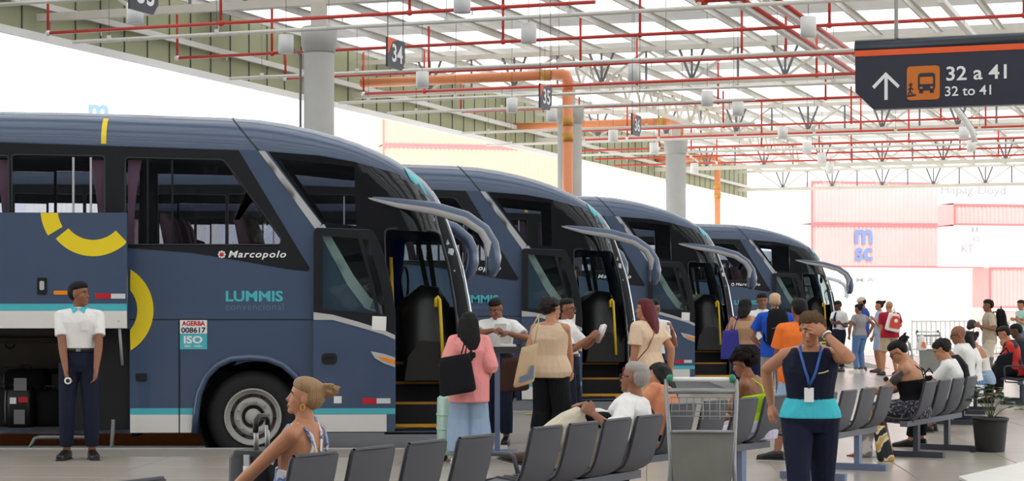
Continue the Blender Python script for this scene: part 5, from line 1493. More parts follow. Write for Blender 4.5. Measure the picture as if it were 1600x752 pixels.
# ------------------------------------------------ at the third and fourth coach
tank = cloth('tan_tank', (206, 166, 128), .3); navy2 = cloth('navy_skirt', (36, 42, 78), .4)
y = 27.0
p8, J8 = person((GX(1164, y), y), 78, 1.67, 'woman with dark ponytail in tan tank top and navy skirt carrying a purple tote', 'tan', 1.10, True, head=(-40, 4, 0),
    Lh=P(1140, 552, y + .05), Rh=P(1182, 545, y + .2), Le=(-.5, -.5, 0), Re=(.8, -.4, 0), top=dict(t='tank', m=tank, hem=.0, g=.012, n='tank_top'), bottom=dict(t='skirt', m=navy2, flare=1.15, len=1.0, g=.014, waist=.07), hair=('long', 'black', .20, .6), glasses=True, vox=.010)
y = 28.6
p9, J9 = person((GX(1191, y), y), 262, 1.76, 'smiling attendant in white shirt facing the man with the black backpack', 'brown', 1.0, head=(8, 6, 0), top=dict(t='shirt', m=white_s, hem=.05, sleeve=.7, sw=1.2), bottom=dict(t='trousers', m=navy), hair=('short', 'black'), vox=.010)
blue_t = cloth('royal_blue_tee', (42, 88, 196), .35); grey_t = cloth('grey_trousers', (150, 148, 148), .35)
y = 26.5
p10, J10 = person((GX(1211, y), y), 92, 1.74, 'man with cropped fair hair in royal blue tee wearing a black backpack', 'tan', 1.05, head=(-14, 0, 0), spread=.11, Lh=P(1190, 545, y + .2), Rh=P(1234, 545, y + .2), Le=(-.9, -.2, 0), Re=(.9, -.2, 0), top=dict(t='tee', m=blue_t, hem=-.05, sleeve=.75, sw=1.35, wide=1.1, n='tee_shirt'), bottom=dict(t='trousers', m=grey_t, flare=1.25), hair=('buzz', 'fair'), vox=.010)
or_t = cloth('orange_tee', (238, 120, 52), .4); shortd = cloth('pale_denim_shorts', (150, 172, 200), .35)
y = 19.0
p11, J11 = person((GX(1250, y), y), 108, 1.63, 'man in orange tee with round back print and pale denim shorts, walking away', 'brown', 1.18, head=(-6, 3, 0), spread=.13,
    Lf=P(1214, 710, y - .15), Rf=P(1262, 710, y + .35), Lh=P(1222, 590, y + .12), Rh=P(1288, 590, y + .1), Le=(-.8, -.6, 0), Re=(.8, -.5, 0), toes=50, top=dict(t='tee', m=or_t, hem=-.06, sleeve=.75, sw=1.4, wide=1.1, g=.02, n='tee_shirt'), bottom=dict(t='shorts', m=shortd, len=1.12, flare=1.5, g=.02), hair=('short', 'black'), vox=.009)
c0 = J11['hip'] + J11['s'] * (.17 * 1.63) - J11['f'] * (.068 * 1.63 * 1.18 + .026) - J11['w'] * .125
q = MB(); q.lathe([(.125, -.012), (.125, .006), (0, .008)], c0, -J11['f'], 26, True); em = q.build('back_print', mat('print_dark_green', (44, 52, 40), .8), p11)
q = MB(); put_text(q, 'SE', c0 - J11['f'] * .012 - J11['w'] * -.075 - J11['s'] * .035, -J11['w'] * .15, J11['s'] * .075, bold=.03); q.build('print_lettering', mat('print_gold', (222, 180, 84), .8), em)
# ------------------------------------------------ the woman in the navy vest, walking to the camera
vest = cloth('navy_vest', (27, 31, 50), .35); pants = cloth('midnight_trousers', (24, 28, 48), .3)
y = 12.0
p12, J12 = person((GX(1266, y), y), 262, 1.53, 'woman in navy sleeveless vest with badge, one hand on her forehead, walking forward', 'tan', 1.10, True, lean=3, neck=26, head=(-10, 14, -8), spread=.08, twist=0,
    Lh=P(1291, 524, y - .17), Rh=P(1205, 632, y + .26), Le=(.4, -1, -.35), Re=(-.4, .9, 0), Rf=P(1252, 862, y - .42), Lf=P(1284, 850, y + .15),
    handdir=(Vector((-.62, -.05, .30)), Vector((-.05, -.15, -1))), palm=(Vector((0, 1, -.12)), Vector((.8, .5, 0))), curl=12, fist=(0, .35), fspread=2.0,
    top=dict(t='vest', m=vest, hem=.080, g=.016, wide=1.02, n='vest'), bottom=dict(t='trousers', m=pants, flare=1.1, waist=.07, g=.012), hair=('curly', 'gold', .88), vox=.0052)
h = 1.53
q = MB(); q.loft([J12['ring'](d, a, c, .020 + e) for d, a, c, e in ((.012, .102, .074, .004), (.04, .098, .072, .002), (.07, .089, .066, .0), (.095, .080, .060, -.004))]); remesh(q, 'shirt_tail', teal_c, p12, .007, 3)
q = MB(); n0 = J12['hip'] + J12['s'] * (.30 * h)
f_, w_, s_ = J12['f'], J12['w'], J12['s']
M_lany = mat('lanyard_blue', (46, 92, 170), .6, var=.4, scale=60)
bdg = J12['hip'] + s_ * (.115 * h) + f_ * (.150) - w_ * .01
for sd in (1, -1):
    pts = [J12['hip'] + s_ * (d_ * h) + f_ * ff + w_ * (ww * sd) for d_, ff, ww in ((.312, -.03, .058), (.304, .055, .066), (.278, .116, .060), (.245, .152, .046), (.215, .160, .034), (.185, .162, .018))] + [bdg + s_ * .055]
    q.tube(pts, .0085, 6, True, .45)
q.build('lanyard', M_lany, p12, kind='stuff')
q = MB(); q.box(bdg + f_ * .012, (.006, .058, .088), Matrix((f_, w_, s_)).transposed()); bg_ = q.build('badge', M_signwhite, p12)
q = MB(); q.box(bdg + f_ * .012 + s_ * .052, (.008, .012, .025), Matrix((f_, w_, s_)).transposed()); q.build('badge_clip', M_black, bg_)
q = MB(); c0 = J12['hip'] + s_ * (.205 * h) + f_ * .152 - w_ * -.08; q.tube([c0 - w_ * .035 - s_ * .006, c0, c0 + w_ * .03 + s_ * .012], .004, 6); q.build('chest_logo', mat('logo_pale_yellow', (226, 214, 150), .6), p12)
q = MB(); wd2 = (J12['Lw'] - J12['Le']).normalized(); u_, v_ = frame(wd2)
q.tube([J12['Lw'] + (u_ * math.cos(a) + v_ * math.sin(a)) * .030 for a in [i * math.pi / 8 for i in range(17)]], .008, 6, False); q.build('wristwatch', M_chrome, p12)
q = MB(); q.tube([J12['Rhand'] + Vector((.0, .014 * math.cos(a), .014 * math.sin(a))) for a in [i * math.pi / 6 for i in range(13)]], .003, 5, False); q.build('ring', M_gold, p12)
# ------------------------------------------------ the far group
y = 45.0
tie = cloth('navy_tie', (36, 44, 78), .2)
p13, J13 = person((GX(1311, y), y), 215, 1.70, 'attendant in white shirt and navy tie far off beside the last coach, reading', 'dark', 1.0, head=(0, 18, 0), Lh=P(1314, 506, y - .3), Rh=P(1306, 505, y - .3), Le=(.5, .5, -.8), Re=(-.5, .5, -.8), top=dict(t='shirt', m=white_s, hem=.05, sleeve=.7, sw=1.3), bottom=dict(t='trousers', m=navy), hair=('short', 'black'), vox=.013, face=0)
q = MB(); c0 = J13['hip']; q.tube([c0 + J13['s'] * (.29 * 1.7) + J13['f'] * .10, c0 + J13['s'] * (.22 * 1.7) + J13['f'] * .155, c0 + J13['s'] * (.08 * 1.7) + J13['f'] * .135], [.025, .035, .04], 6, True, .3); q.build('tie', tie, p13)
polo = cloth('blue_polo', (52, 76, 150), .3); greytee = cloth('grey_tee', (150, 146, 146), .4); jeans = cloth('mid_blue_jeans', (92, 124, 168), .35)
y = 46.0
p14, J14 = person((GX(1349, y), y), 172, 1.78, 'man in pale cap and blue polo behind the woman in grey tee and jeans', 'brown', 1.1, head=(0, 14, 0), Lh=P(1331, 505, y - .2), Rh=P(1355, 520, y), top=dict(t='tee', m=polo, hem=-.05, sleeve=.7, sw=1.3, n='polo_shirt'), bottom=dict(t='shorts', m=cloth('dark_shorts', (60, 62, 70)), len=1.0), hair=('buzz', 'black'), shoe=M_shoebrown, vox=.013, face=0)
M_cap = cloth('pale_cap', (206, 200, 184), .1)
q = MB(); hp14 = J14['hp']; hh_ = J14['hh']
q.ell(hp14(-.06, 0, .80), (.47 * hh_, .38 * hh_, .33 * hh_), J14['Hm'], 14, 8); q.ell(hp14(.45, 0, .74), (.30 * hh_, .28 * hh_, .04 * hh_), J14['Hm'], 12, 6); remesh(q, 'cap', M_cap, p14, .012, 2)
y = 44.2
p15, J15 = person((GX(1343, y), y), 128, 1.62, 'woman in grey tee and blue jeans with dark bun, white shoes, in the far group', 'brown', 1.1, True, head=(20, 10, 0), Lh=P(1327, 526, y), Rh=P(1358, 522, y), Le=(-.5, -.8, 0), top=dict(t='tee', m=greytee, hem=-.0, sleeve=.6, sw=1.3, n='tee_shirt'), bottom=dict(t='trousers', m=jeans, g=.01), shoe=M_shoewhite, hair=('bun', 'black', (-.45, 0, .85)), vox=.013, face=0)
y = 44.6
p16, J16 = person((GX(1375, y), y), 185, 1.70, 'woman in pale blue dress with dark bun behind the man in red', 'tan', .95, True, head=(0, 0, 0), Lh=P(1366, 500, y - .3), Le=(0, 0, -1), top=dict(t='tee', m=cloth('pale_blue_dress', (176, 190, 216), .4), hem=.0, sleeve=.5), bottom=dict(t='skirt', m=cloth('pale_blue_dress', (176, 190, 216), .4), len=.95, flare=1.1), shoe=M_shoebrown, hair=('bun', 'black', (-.50, 0, .85)), vox=.013, face=0)
y = 42.6
p17, J17 = person((GX(1390, y), y), 105, 1.68, 'bald man in dark red tee and khaki shorts with a bag over his shoulder', 'tan', 1.15, head=(8, 0, 0), spread=.16, Lh=P(1377, 540, y), Rh=P(1399, 494, y + .28), Re=(.4, 0, -1), fist=(0, .8), top=dict(t='tee', m=cloth('dark_red_tee', (166, 36, 54), .35), hem=-.03, sleeve=.75, sw=1.4, wide=1.1, n='tee_shirt'), bottom=dict(t='shorts', m=cloth('khaki_shorts', (184, 164, 140), .35), len=.97, flare=1.35), hair=('bald',), vox=.012, face=0)
y = 36.0
p18, J18 = person((GX(1546, y), y), 176, 1.69, 'man in khaki uniform with black backpack, standing and holding a black helmet', 'brown', 1.0, head=(5, 4, 0), Lh=P(1532, 510, y - .25), Rh=P(1530, 508, y + .1), Le=(.3, -.6, -.8), Re=(.3, .6, -.8), top=dict(t='tee', m=cloth('khaki_shirt', (182, 168, 146), .4), hem=-.04, sleeve=.85, sw=1.3, wide=1.05), bottom=dict(t='trousers', m=cloth('pale_khaki_trousers', (206, 194, 172), .35), flare=1.3), hair=('short', 'black'), vox=.011, face=0)
y = 45.0
p19, J19 = person((GX(1597, y), y), 200, 1.72, 'woman in mint top at the far right edge, standing beyond the seats', 'tan', 1.0, True, head=(0, 8, 0), Lh=P(1587, 500, y - .25), Rh=P(1590, 498, y - .25), top=dict(t='tee', m=cloth('mint_top', (176, 216, 206), .35), hem=-.02, sleeve=.6), bottom=dict(t='trousers', m=jeans), hair=('bun', 'brown', (-.5, 0, .7)), vox=.013, face=0)
# ------------------------------------------------ seated people
def shift(p, yaw, fwd=0.0, left=0.0):
    a = R(yaw); return (p.x + math.cos(a) * fwd - math.sin(a) * left, p.y + math.sin(a) * fwd + math.cos(a) * left)
def at(xy, yaw, x, y_, z):
    a = R(yaw); return Vector((xy[0] + math.cos(a) * x - math.sin(a) * y_, xy[1] + math.sin(a) * x + math.cos(a) * y_, z))
# blonde woman, nearest bench
p, yw = seat('A', 0); yw += 8; xy = shift(p, yw, .06, -.27)
blueprint = pattern_mat('cloth_blue_white_print', (236, 236, 240), (52, 84, 170), 16, .44, .50, third=(150, 180, 226))
s1, K1 = person(xy, yw, 1.57, 'blonde woman with messy bun in blue and white patterned dress seated on the nearest bench', 'tan', .94, True, hip=(.08, .455), lean=-13, neck=28, head=(24, 0, 0),
    Lf=at(xy, yw, .50, .13, .07), Rf=at(xy, yw, .46, -.10, .07), Lh=at(xy, yw, .38, .19, .50), Rh=at(xy, yw, .30, -.10, .56), Le=(-.2, -.6, -.4), Re=(.2, .4, -.4), palm=(Vector((0, 0, -1)), Vector((0, 0, -1))), curl=20,
    top=dict(t='strap', m=blueprint, hem=-.03, cut=.14, g=.012, n='dress_top'), bottom=dict(t='skirt', m=blueprint, len=1.35, flare=1.15, waist=.06), shoe=M_shoebrown, hair=('bun', 'blonde', (-.60, 0, .82)), vox=.007)
q = MB(); h = 1.57; Hc = K1['hip']; s_, w_, f_ = K1['s'], K1['w'], K1['f']
q.tube([Hc + s_ * (.12 * h) - f_ * .09 + w_ * .03, Hc + s_ * (.20 * h) - f_ * .113 - w_ * .01, Hc + s_ * (.275 * h) - f_ * .078 - w_ * .035, Hc + s_ * (.315 * h) - f_ * .01 - w_ * .065, Hc + s_ * (.29 * h) + f_ * .07 - w_ * .07], .017, 8, True, .5); q.build('halter_strap', blueprint, s1)
q = MB(); q.tube([Hc + s_ * (.12 * h) - f_ * .09 - w_ * .02, Hc + s_ * (.20 * h) - f_ * .114 + w_ * .03, Hc + s_ * (.27 * h) - f_ * .080 + w_ * .075, Hc + s_ * (.29 * h) - f_ * .02 + w_ * .09], .012, 8, True, .5); q.build('bag_strap', cloth('cream_strap', (226, 214, 196), .1), s1)
q = MB(); c0 = K1['hp'](-.03, .36, .30); q.tube([c0 + Vector((.012 * math.cos(a), 0, .016 * math.sin(a))) for a in [i * math.pi / 6 for i in range(13)]], .003, 5, False); q.build('earring', M_gold, s1)
# old man lying along the bench
p, yw = seat('B', 3); xy = (GX(956, 13.42), 13.42); yw = 168
khaki = cloth('khaki_trousers', (206, 196, 176), .55)
s2, K2 = person(xy, yw, 1.66, 'old man with cropped grey hair in white shirt slumped on the bench, legs stretched out', 'brown', 1.10, hip=(.0, .415), lean=-20, neck=34, head=(-8, 12, 0), twist=-8,
    Lf=P(828, 712, 13.15), Rf=P(838, 755, 13.6), Lk=(0, 0, 1), Rk=(0, 0, 1), Lh=P(928, 648, 13.12), Rh=P(915, 640, 13.45), Le=(.3, -.6, -.6), Re=(.2, .6, -.5), curl=35,
    top=dict(t='shirt', m=white_s, hem=-.03, sleeve=1.5, sw=1.35, wide=1.06, g=.018), bottom=dict(t='trousers', m=khaki, flare=1.35, g=.022, len=1.9), shoe=M_shoebrown, hair=('buzz', 'grey'), glasses=True, vox=.0075)
h = 1.66; Hc = K2['hip']; s_, w_, f_ = K2['s'], K2['w'], K2['f']
q = MB(); q.tube([Hc + s_ * (.30 * h) + w_ * -.10 + f_ * .05, Hc + s_ * (.315 * h) + w_ * -.11, Hc + s_ * (.26 * h) - f_ * .150 - w_ * .07, Hc + s_ * (.15 * h) - f_ * .178 + w_ * .03, Hc + s_ * (.05 * h) - f_ * .165 + w_ * .13], .016, 8, True, .4); q.build('shoulder_strap', black_c, s2)
# woman with dark wavy hair
p, yw = seat('C', 0); xy = shift(p, yw, .10, -.02)
terra = cloth('terracotta_top', (206, 134, 100), .45)
s3, K3 = person(xy, yw, 1.50, 'woman with dark wavy hair in terracotta top leaning over beside the old man', 'tan', 1.0, True, hip=(-.05, .46), lean=6, side=20, neck=30, head=(18, 16, 10),
    Lf=at(xy, yw, .40, .12, .07), Rf=at(xy, yw, .36, -.10, .07), Lh=at(xy, yw, .30, .10, .62), Rh=at(xy, yw, .34, -.08, .60), top=dict(t='tee', m=terra, hem=-.03, sleeve=.8, sw=1.3, n='blouse'), bottom=dict(t='trousers', m=black_c), hair=('long', 'black', .36, 1.1), vox=.009)
# woman with curly hair in lime top
p, yw = seat('C', 3); xy = shift(p, yw, .05, -.08)
lime = cloth('lime_top', (178, 226, 40), .35)
s4, K4 = person(xy, yw + 6, 1.54, 'woman with big curly dark hair in lime strappy top, seated with chin on hand', 'brown', 1.15, True, hip=(-.03, .47), lean=11, neck=24, head=(20, 8, 0),
    Lf=at(xy, yw, .46, .14, .07), Rf=at(xy, yw, .44, -.12, .07), Lh=('face', .34, .30, -.36), Rh=at(xy, yw, .36, -.12, .56), Le=(-.3, -.6, -.8), Re=(.3, .3, -.5), handdir=(at((0, 0), yw, -.22, -.10, .9) , None), palm=(at((0, 0), yw, -.6, -.8, .1), None), curl=34,
    top=dict(t='strap', m=lime, hem=.02, cut=.20, g=.012, n='lime_top'), bottom=dict(t='shorts', m=cloth('lilac_shorts', (196, 190, 214), .4), len=.9, waist=.06, g=.016), shoe=M_shoewhite, hair=('curly', 'curl', 1.30), vox=.008)
# tattooed woman
p, yw = seat('E', 0); xy = shift(p, yw, .06, -.12)
skirtp = pattern_mat('cloth_dark_speckled', (28, 28, 40), (120, 116, 128), 46, .52, .60)
s5, K5 = person(xy, yw + 10, 1.66, 'seated woman with dark bun, tattooed arm, black top and speckled skirt', 'olive', 1.2, True, hip=(-.04, .47), lean=9, neck=32, head=(14, 26, 0),
    Lf=at(xy, yw, .42, .10, .07), Rf=at(xy, yw, .28, -.16, .07), Lh=at(xy, yw, .40, .06, .66), Rh=at(xy, yw, .42, -.06, .64), Le=(-.3, -.6, -.8), Re=(.3, .5, -.6), curl=40,
    top=dict(t='strap', m=black_c, hem=-.01, cut=.19, g=.010, n='black_top'), bottom=dict(t='skirt', m=skirtp, len=1.0, flare=1.2, waist=.07, g=.016), shoe=None, hair=('bun', 'black', (-.58, 0, .86)), glasses=True, vox=.0085)
q = MB(); a, e_ = K5['Ls'], K5['Le']
q.tube([a.lerp(e_, t) for t in (.12, .3, .5, .7)], [.0300 * 1.66, .0298 * 1.66, .0290 * 1.66, .0268 * 1.66], 16); q.build('tattoo', pattern_mat('tattoo_ink', (150, 106, 82), (64, 62, 66), 22, .42, .52), s5)
for nm in 'LR':
    q = MB(); an = K5[nm + 'a']; q.loft([oval(an + Vector((x, 0, -.066)), Vector((0, 1, 0)), Vector((0, 0, 1)), a_, .010, 10) for x, a_ in ((-.08, .025), (-.04, .036), (.08, .045), (.17, .04), (.21, .02))]); q.tube([an + Vector((.06, .045, -.06)), an + Vector((.10, 0, -.012)), an + Vector((.06, -.045, -.06))], .008, 6); q.build('flip_flop', M_black, s5)
# white-topped person with short dark hair
p, yw = seat('E', 3); xy = shift(p, yw, .08, -.14)
s6, K6 = person(xy, yw + 6, 1.60, 'person with short dark hair in white tee, seated next to the tattooed woman', 'olive', 1.0, True, hip=(-.04, .47), lean=9, neck=30, head=(20, 18, 0),
    Lf=at(xy, yw, .42, .12, .07), Rf=at(xy, yw, .38, -.12, .07), Lh=at(xy, yw, .40, .10, .60), Rh=at(xy, yw, .40, -.02, .60), top=dict(t='tee', m=white_s, hem=-.03, sleeve=.8, sw=1.35, wide=1.05, n='tee_shirt'), bottom=dict(t='trousers', m=black_c), hair=('curly', 'brown', .98), vox=.009)
# second row
p, yw = seat('F', 0); xy = shift(p, yw, .10, .0)
s7, K7 = person((GX(1505, 25.0), 25.0), yw, 1.74, 'bald man with glasses in white shirt, seated behind the others', 'brown', 1.1, hip=(-.03, .50), lean=4, neck=22, head=(14, 10, 0),
    Lf=at((GX(1505, 25.0), 25.0), yw, .42, .12, .08), Rf=at((GX(1505, 25.0), 25.0), yw, .42, -.12, .08), Lh=at((GX(1505, 25.0), 25.0), yw, .40, .12, .58), Rh=at((GX(1505, 25.0), 25.0), yw, .40, -.12, .58), top=dict(t='shirt', m=white_s, hem=-.03, sleeve=.7, sw=1.3), bottom=dict(t='trousers', m=navy), hair=('bald',), glasses=True, vox=.010)
def sitter(px, Y, yaw_, h, label, skin, fem, lean, head, top, bottom, hair, **kw):
    xy = (GX(px, Y), Y)
    a = dict(hip=(-.03, .48), lean=lean, neck=24, head=head, Lf=at(xy, yaw_, .42, .12, .08), Rf=at(xy, yaw_, .40, -.12, .08), Lh=at(xy, yaw_, .38, .12, .58), Rh=at(xy, yaw_, .38, -.10, .58), vox=.010)
    a.update(kw)
    return person(xy, yaw_, h, label, skin, 1.05, fem, top=top, bottom=bottom, hair=hair, **a)
yF = seat('F', 0)[1]
sitter(1507, 23.2, yF, 1.56, 'person with black hair in black top bent forward beside the white tee', 'brown', True, 22, (10, 20, 0), dict(t='tee', m=black_c, hem=-.03, sleeve=.8), dict(t='trousers', m=black_c), ('short', 'black'))
s8, K8 = sitter(1519, 25.6, yF, 1.62, 'woman with very long black hair seated behind the bald man', 'tan', True, 6, (10, 10, 0), dict(t='tee', m=white_s, hem=-.03, sleeve=.6), dict(t='trousers', m=jeans), ('long', 'black', .55, .95))
s9, K9 = sitter(1537, 27.4, yF, 1.62, 'woman with brown bun and pale strappy top seated beside the long black hair', 'tan', True, 16, (14, 12, 0), dict(t='strap', m=cloth('pale_top', (224, 218, 210), .3), hem=-.02, cut=.19), dict(t='shorts', m=denim, len=.9), ('bun', 'brown', (-.5, 0, .6)))
pI, yI = seat('I', 0)
redblk = pattern_mat('cloth_red_black_bands', (206, 52, 40), (28, 26, 30), 3.2, .46, .50)
s10, K10 = sitter(1586, 30.3, yI, 1.70, 'young man in red and black striped shirt seated at the right, chin on his hand', 'tan', False, 14, (14, 6, 0), dict(t='tee', m=redblk, hem=-.03, sleeve=.8, sw=1.3, n='striped_shirt'), dict(t='trousers', m=black_c), ('short', 'brown'), Lh=('face', .36, .22, -.38), Le=(-.2, -.5, -1), handdir=(Vector((0, 0, 1)), None))
s11, K11 = sitter(1600, 32.0, yI, 1.72, 'man in dark top with black hair at the right edge, seated', 'dark', False, 10, (10, 6, 0), dict(t='tee', m=cloth('charcoal_top', (52, 54, 66), .35), hem=-.03, sleeve=.8), dict(t='trousers', m=black_c), ('short', 'black'))

c = P(912, 652, 13.3)
t = empty('jacket', c, 0, 'dark jacket bundled on the lap of the old man in white', 'jacket')
q = MB(); q.ell((0, 0, -.02), (.17, .12, .07), None, 14, 8); q.ell((-.10, .02, -.05), (.12, .10, .07), None, 12, 8); q.ell((.13, .0, -.02), (.10, .09, .06), None, 12, 8); remesh(q, 'jacket_cloth', black_c, t, .012, 2)
# ---------------------------------------------------------------- bags, luggage and other things
M_blackfab = cloth('black_bag', (24, 24, 28), .2)
M_tanbag = cloth('canvas_tote', (196, 170, 138), .2)
M_mint = mat('mint_shell', (176, 206, 192), .4)
M_brownbag = cloth('brown_bag', (66, 44, 38), .4)
M_purple = cloth('purple_tote', (62, 60, 142), .3)
M_plbag = mat('white_plastic_bag', (236, 230, 226), .4)
M_alu = mat('brushed_aluminium', (176, 178, 180), .4, metal=.6, var=.1)
M_trolley = mat('worn_galvanised_sheet', (122, 122, 116), .5, metal=.25, var=.22, scale=5)
M_tube = mat('trolley_tube', (142, 144, 142), .35, metal=.4, var=.1)
M_green = mat('green_plastic', (34, 130, 96), .4)
def soft_bag(q, c, u, v, n, wb, wt, hgt, db, dt):
    """tapered soft body: u across, v up, n through"""
    rows = []
    for z, k in ((0, .82), (.04, .97), (.15, 1), (.5, 1), (.85, 1), (1, .96)):
        wd_ = lerp(wb, wt, z) / 2 * k; dp = lerp(db, dt, z) / 2 * (k if z < .5 else 1)
        rows.append(oval(c + v * (z * hgt), u, n, wd_, dp, 20, 4))
    q.loft(rows)
Zv = Vector((0, 0, 1))
# black tote on the shoulder of the woman in pink
y = 18.36
c = P(716, 616, y); t = empty('tote_bag', c, 0, 'black leather tote hanging from the shoulder of the woman in pink', 'bag')
q = MB(); soft_bag(q, Vector((0, 0, 0)), Vector((.985, 0, .17)).normalized(), Vector((-.10, 0, 1)).normalized(), Vector((0, 1, 0)), .36, .30, .37, .15, .07); q.build('bag_body', M_blackfab, t)
for dx in (-.05, .06):
    q = MB(); q.tube([P(722 + dx * 60, 560, y) - c, P(728 + dx * 40, 535, y - .02) - c, P(720, 520, y + .06) - c, P(716, 518, y + .16) - c], .012, 6, True, .6); q.build('handle', M_blackfab, t)
# mint suitcase beyond her
y = 19.0
t = empty('suitcase', (GX(716, y), y, 0), R(20), 'mint green hard suitcase standing beyond the woman in pink', 'suitcase')
q = MB(); q.loft([oval(Vector((0, 0, z)), Vector((1, 0, 0)), Vector((0, 1, 0)), a, b2, 20, 5) for z, a, b2 in ((.06, .17, .09), (.08, .20, .11), (.40, .205, .115), (.62, .20, .11), (.65, .17, .09))]); q.build('shell', M_mint, t)
for z in (.18, .32, .46):
    q = MB(); q.loft([oval(Vector((0, 0, z + dz)), Vector((1, 0, 0)), Vector((0, 1, 0)), .209, .119, 20, 5) for dz in (-.012, .012)]); q.build('rib', M_mint, t)
for sx_ in (-.15, .15):
    q = MB(); q.tube([(sx_, -.02, .035), (sx_, .02, .035)], .035, 10); q.build('wheel', M_black, t)
q = MB(); q.tube([(-.09, 0, .64), (-.09, 0, .80), (.09, 0, .80), (.09, 0, .64)], .012, 6); q.build('handle', M_alu, t)
# tall blue post desk
y = 20.0
t = empty('post_desk', (GX(777, y), y, 0), 0, 'blue-grey post desk with a dark tray top, papers and bag hook', 'desk')
q = MB(); q.bar((0, 0, .02), (0, 0, 1.04), .055, .055); q.build('post', M_legblue, t)
q = MB(); q.box((.0, .0, .012), (.42, .34, .024)); q.build('base_plate', M_legblue, t)
q = MB(); q.box((.07, 0, 1.06), (.34, .30, .035)); q.build('tray', mat('dark_tray', (52, 56, 60), .4), t)
q = MB(); q.box((.07, -.148, 1.09), (.34, .008, .04)); q.build('tray_lip', mat('dark_tray', (52, 56, 60), .4), t)
o = empty('paper_stack', (GX(777, y) + .10, y, 1.078), R(12), 'stack of white papers on the blue post desk', 'papers')
for k in range(5):
    q = MB(); q.box((.006 * (k % 2), .004 * k, .006 + .011 * k), (.17, .13, .009)); q.build('sheet', M_paper, o)
hpw = W(p3, (J3['Lhand'] + J3['Rhand']) / 2)
o = empty('ticket_slip', hpw + Vector((.0, -.01, .02)), 0, 'white slips read by the attendant at the post desk', 'papers')
q = MB(); q.prism([(-.07, 0, -.03), (.06, -.02, -.03), (.07, -.06, .05), (-.06, -.04, .05)], (0, .004, .006)); q.build('slip', M_paper, o)
hpw = W(p5, (J5['Lhand'] + J5['Rhand']) / 2)
o = empty('ticket_slip', hpw + Vector((.02, -.02, -.01)), 0, 'crumpled white paper held out in front of the second coach door', 'papers')
q = MB(); q.loft([[Vector((-.05, 0, -.10)), Vector((-.01, .02, -.11)), Vector((.0, .03, -.09))], [Vector((-.03, -.01, .02)), Vector((.05, .01, .01)), Vector((.04, .03, .02))], [Vector((0, 0, .09)), Vector((.07, .01, .08)), Vector((.05, .02, .10))]]); q.build('slip', M_paper, o)
# canvas tote of the beige-topped woman, brown bag beyond
y = 19.05
c = P(818, 602, y); t = empty('tote_bag', c, 0, 'tan canvas tote with a blue patch on the shoulder of the beige-topped woman', 'bag')
u_ = Vector((.94, .2, .27)).normalized(); v_ = Vector((.16, 0, 1)).normalized(); n_ = Vector((-.2, 1, 0)).normalized()
q = MB(); soft_bag(q, Vector((0, 0, 0)), u_, v_, n_, .22, .18, .40, .12, .05); q.build('bag_body', M_tanbag, t)
q = MB(); a = v_ * .045 - n_ * .068 - u_ * .07; q.prism([a, a + u_ * .15, a + u_ * .135 + v_ * .14, a + u_ * .10 + v_ * .14, a + u_ * .09 + v_ * .065, a + v_ * .06], -n_ * .006); q.build('patch', mat('slate_blue_patch', (104, 120, 138), .8), t)
for dx in (-.05, .05):
    q = MB(); q.tube([v_ * .38 + u_ * dx, P(838 + dx * 60, 505, y) - c, P(842, 492, y + .10) - c, P(846, 492, y + .2) - c], .013, 6, True, .5); q.build('handle', M_tanbag, t)
y = 20.4
c = P(803, 612, y); t = empty('holdall', c, 0, 'dark brown bag hanging behind the tan canvas tote', 'bag')
q = MB(); soft_bag(q, Vector((0, 0, 0)), Vector((1, 0, .1)).normalized(), Zv, Vector((0, 1, 0)), .34, .26, .36, .2, .12); q.build('bag_body', M_brownbag, t)
q = MB(); q.tube([(-.08, 0, .34), (-.06, 0, .48), (.06, 0, .50), (.09, 0, .34)], .014, 6); q.build('handle', M_brownbag, t)
# strap bag of the red-haired woman
y = 20.4
c = P(983, 586, 20.35); t = empty('shoulder_bag', c, 0, 'dark red shoulder bag at the elbow of the woman with dark red hair', 'bag')
q = MB(); soft_bag(q, Vector((0, 0, -.12)), Vector((.7, .5, 0)).normalized(), Zv, Vector((-.5, .7, 0)).normalized(), .20, .16, .20, .08, .05); q.build('bag_body', cloth('dark_red_bag', (112, 44, 44), .2), t)
q = MB(); K = J6; Hc = K['hip']; h6 = 1.64
def w6(p): return W(p6, p) - c
pts = [Vector((0, 0, .06)), w6(Hc + K['s'] * (.13 * h6) - K['f'] * .135 + K['w'] * .16), w6(Hc + K['s'] * (.23 * h6) - K['f'] * .150 + K['w'] * .06), w6(Hc + K['s'] * (.30 * h6) - K['f'] * .085 + K['w'] * .075), w6(Hc + K['s'] * (.315 * h6) - K['f'] * .0 + K['w'] * .085)]
q.tube(pts, .013, 6, True, .5); q.build('strap', mat('brown_strap', (138, 70, 58), .6), t)
# purple tote
y = 26.8
c = P(1141, 561, y); t = empty('tote_bag', c, 0, 'purple-blue cloth tote in the hand of the woman in tan tank top', 'bag')
q = MB(); soft_bag(q, Vector((0, 0, 0)), Vector((1, 0, .08)).normalized(), Zv, Vector((0, 1, 0)), .28, .22, .40, .12, .05); q.build('bag_body', M_purple, t)
for dx in (-.05, .05):
    q = MB(); q.tube([(dx, 0, .39), (dx + .06, .04, .62), P(1152, 500, y + .1) - c, P(1155, 494, y + .2) - c], .012, 6, True, .5); q.build('handle', M_purple, t)
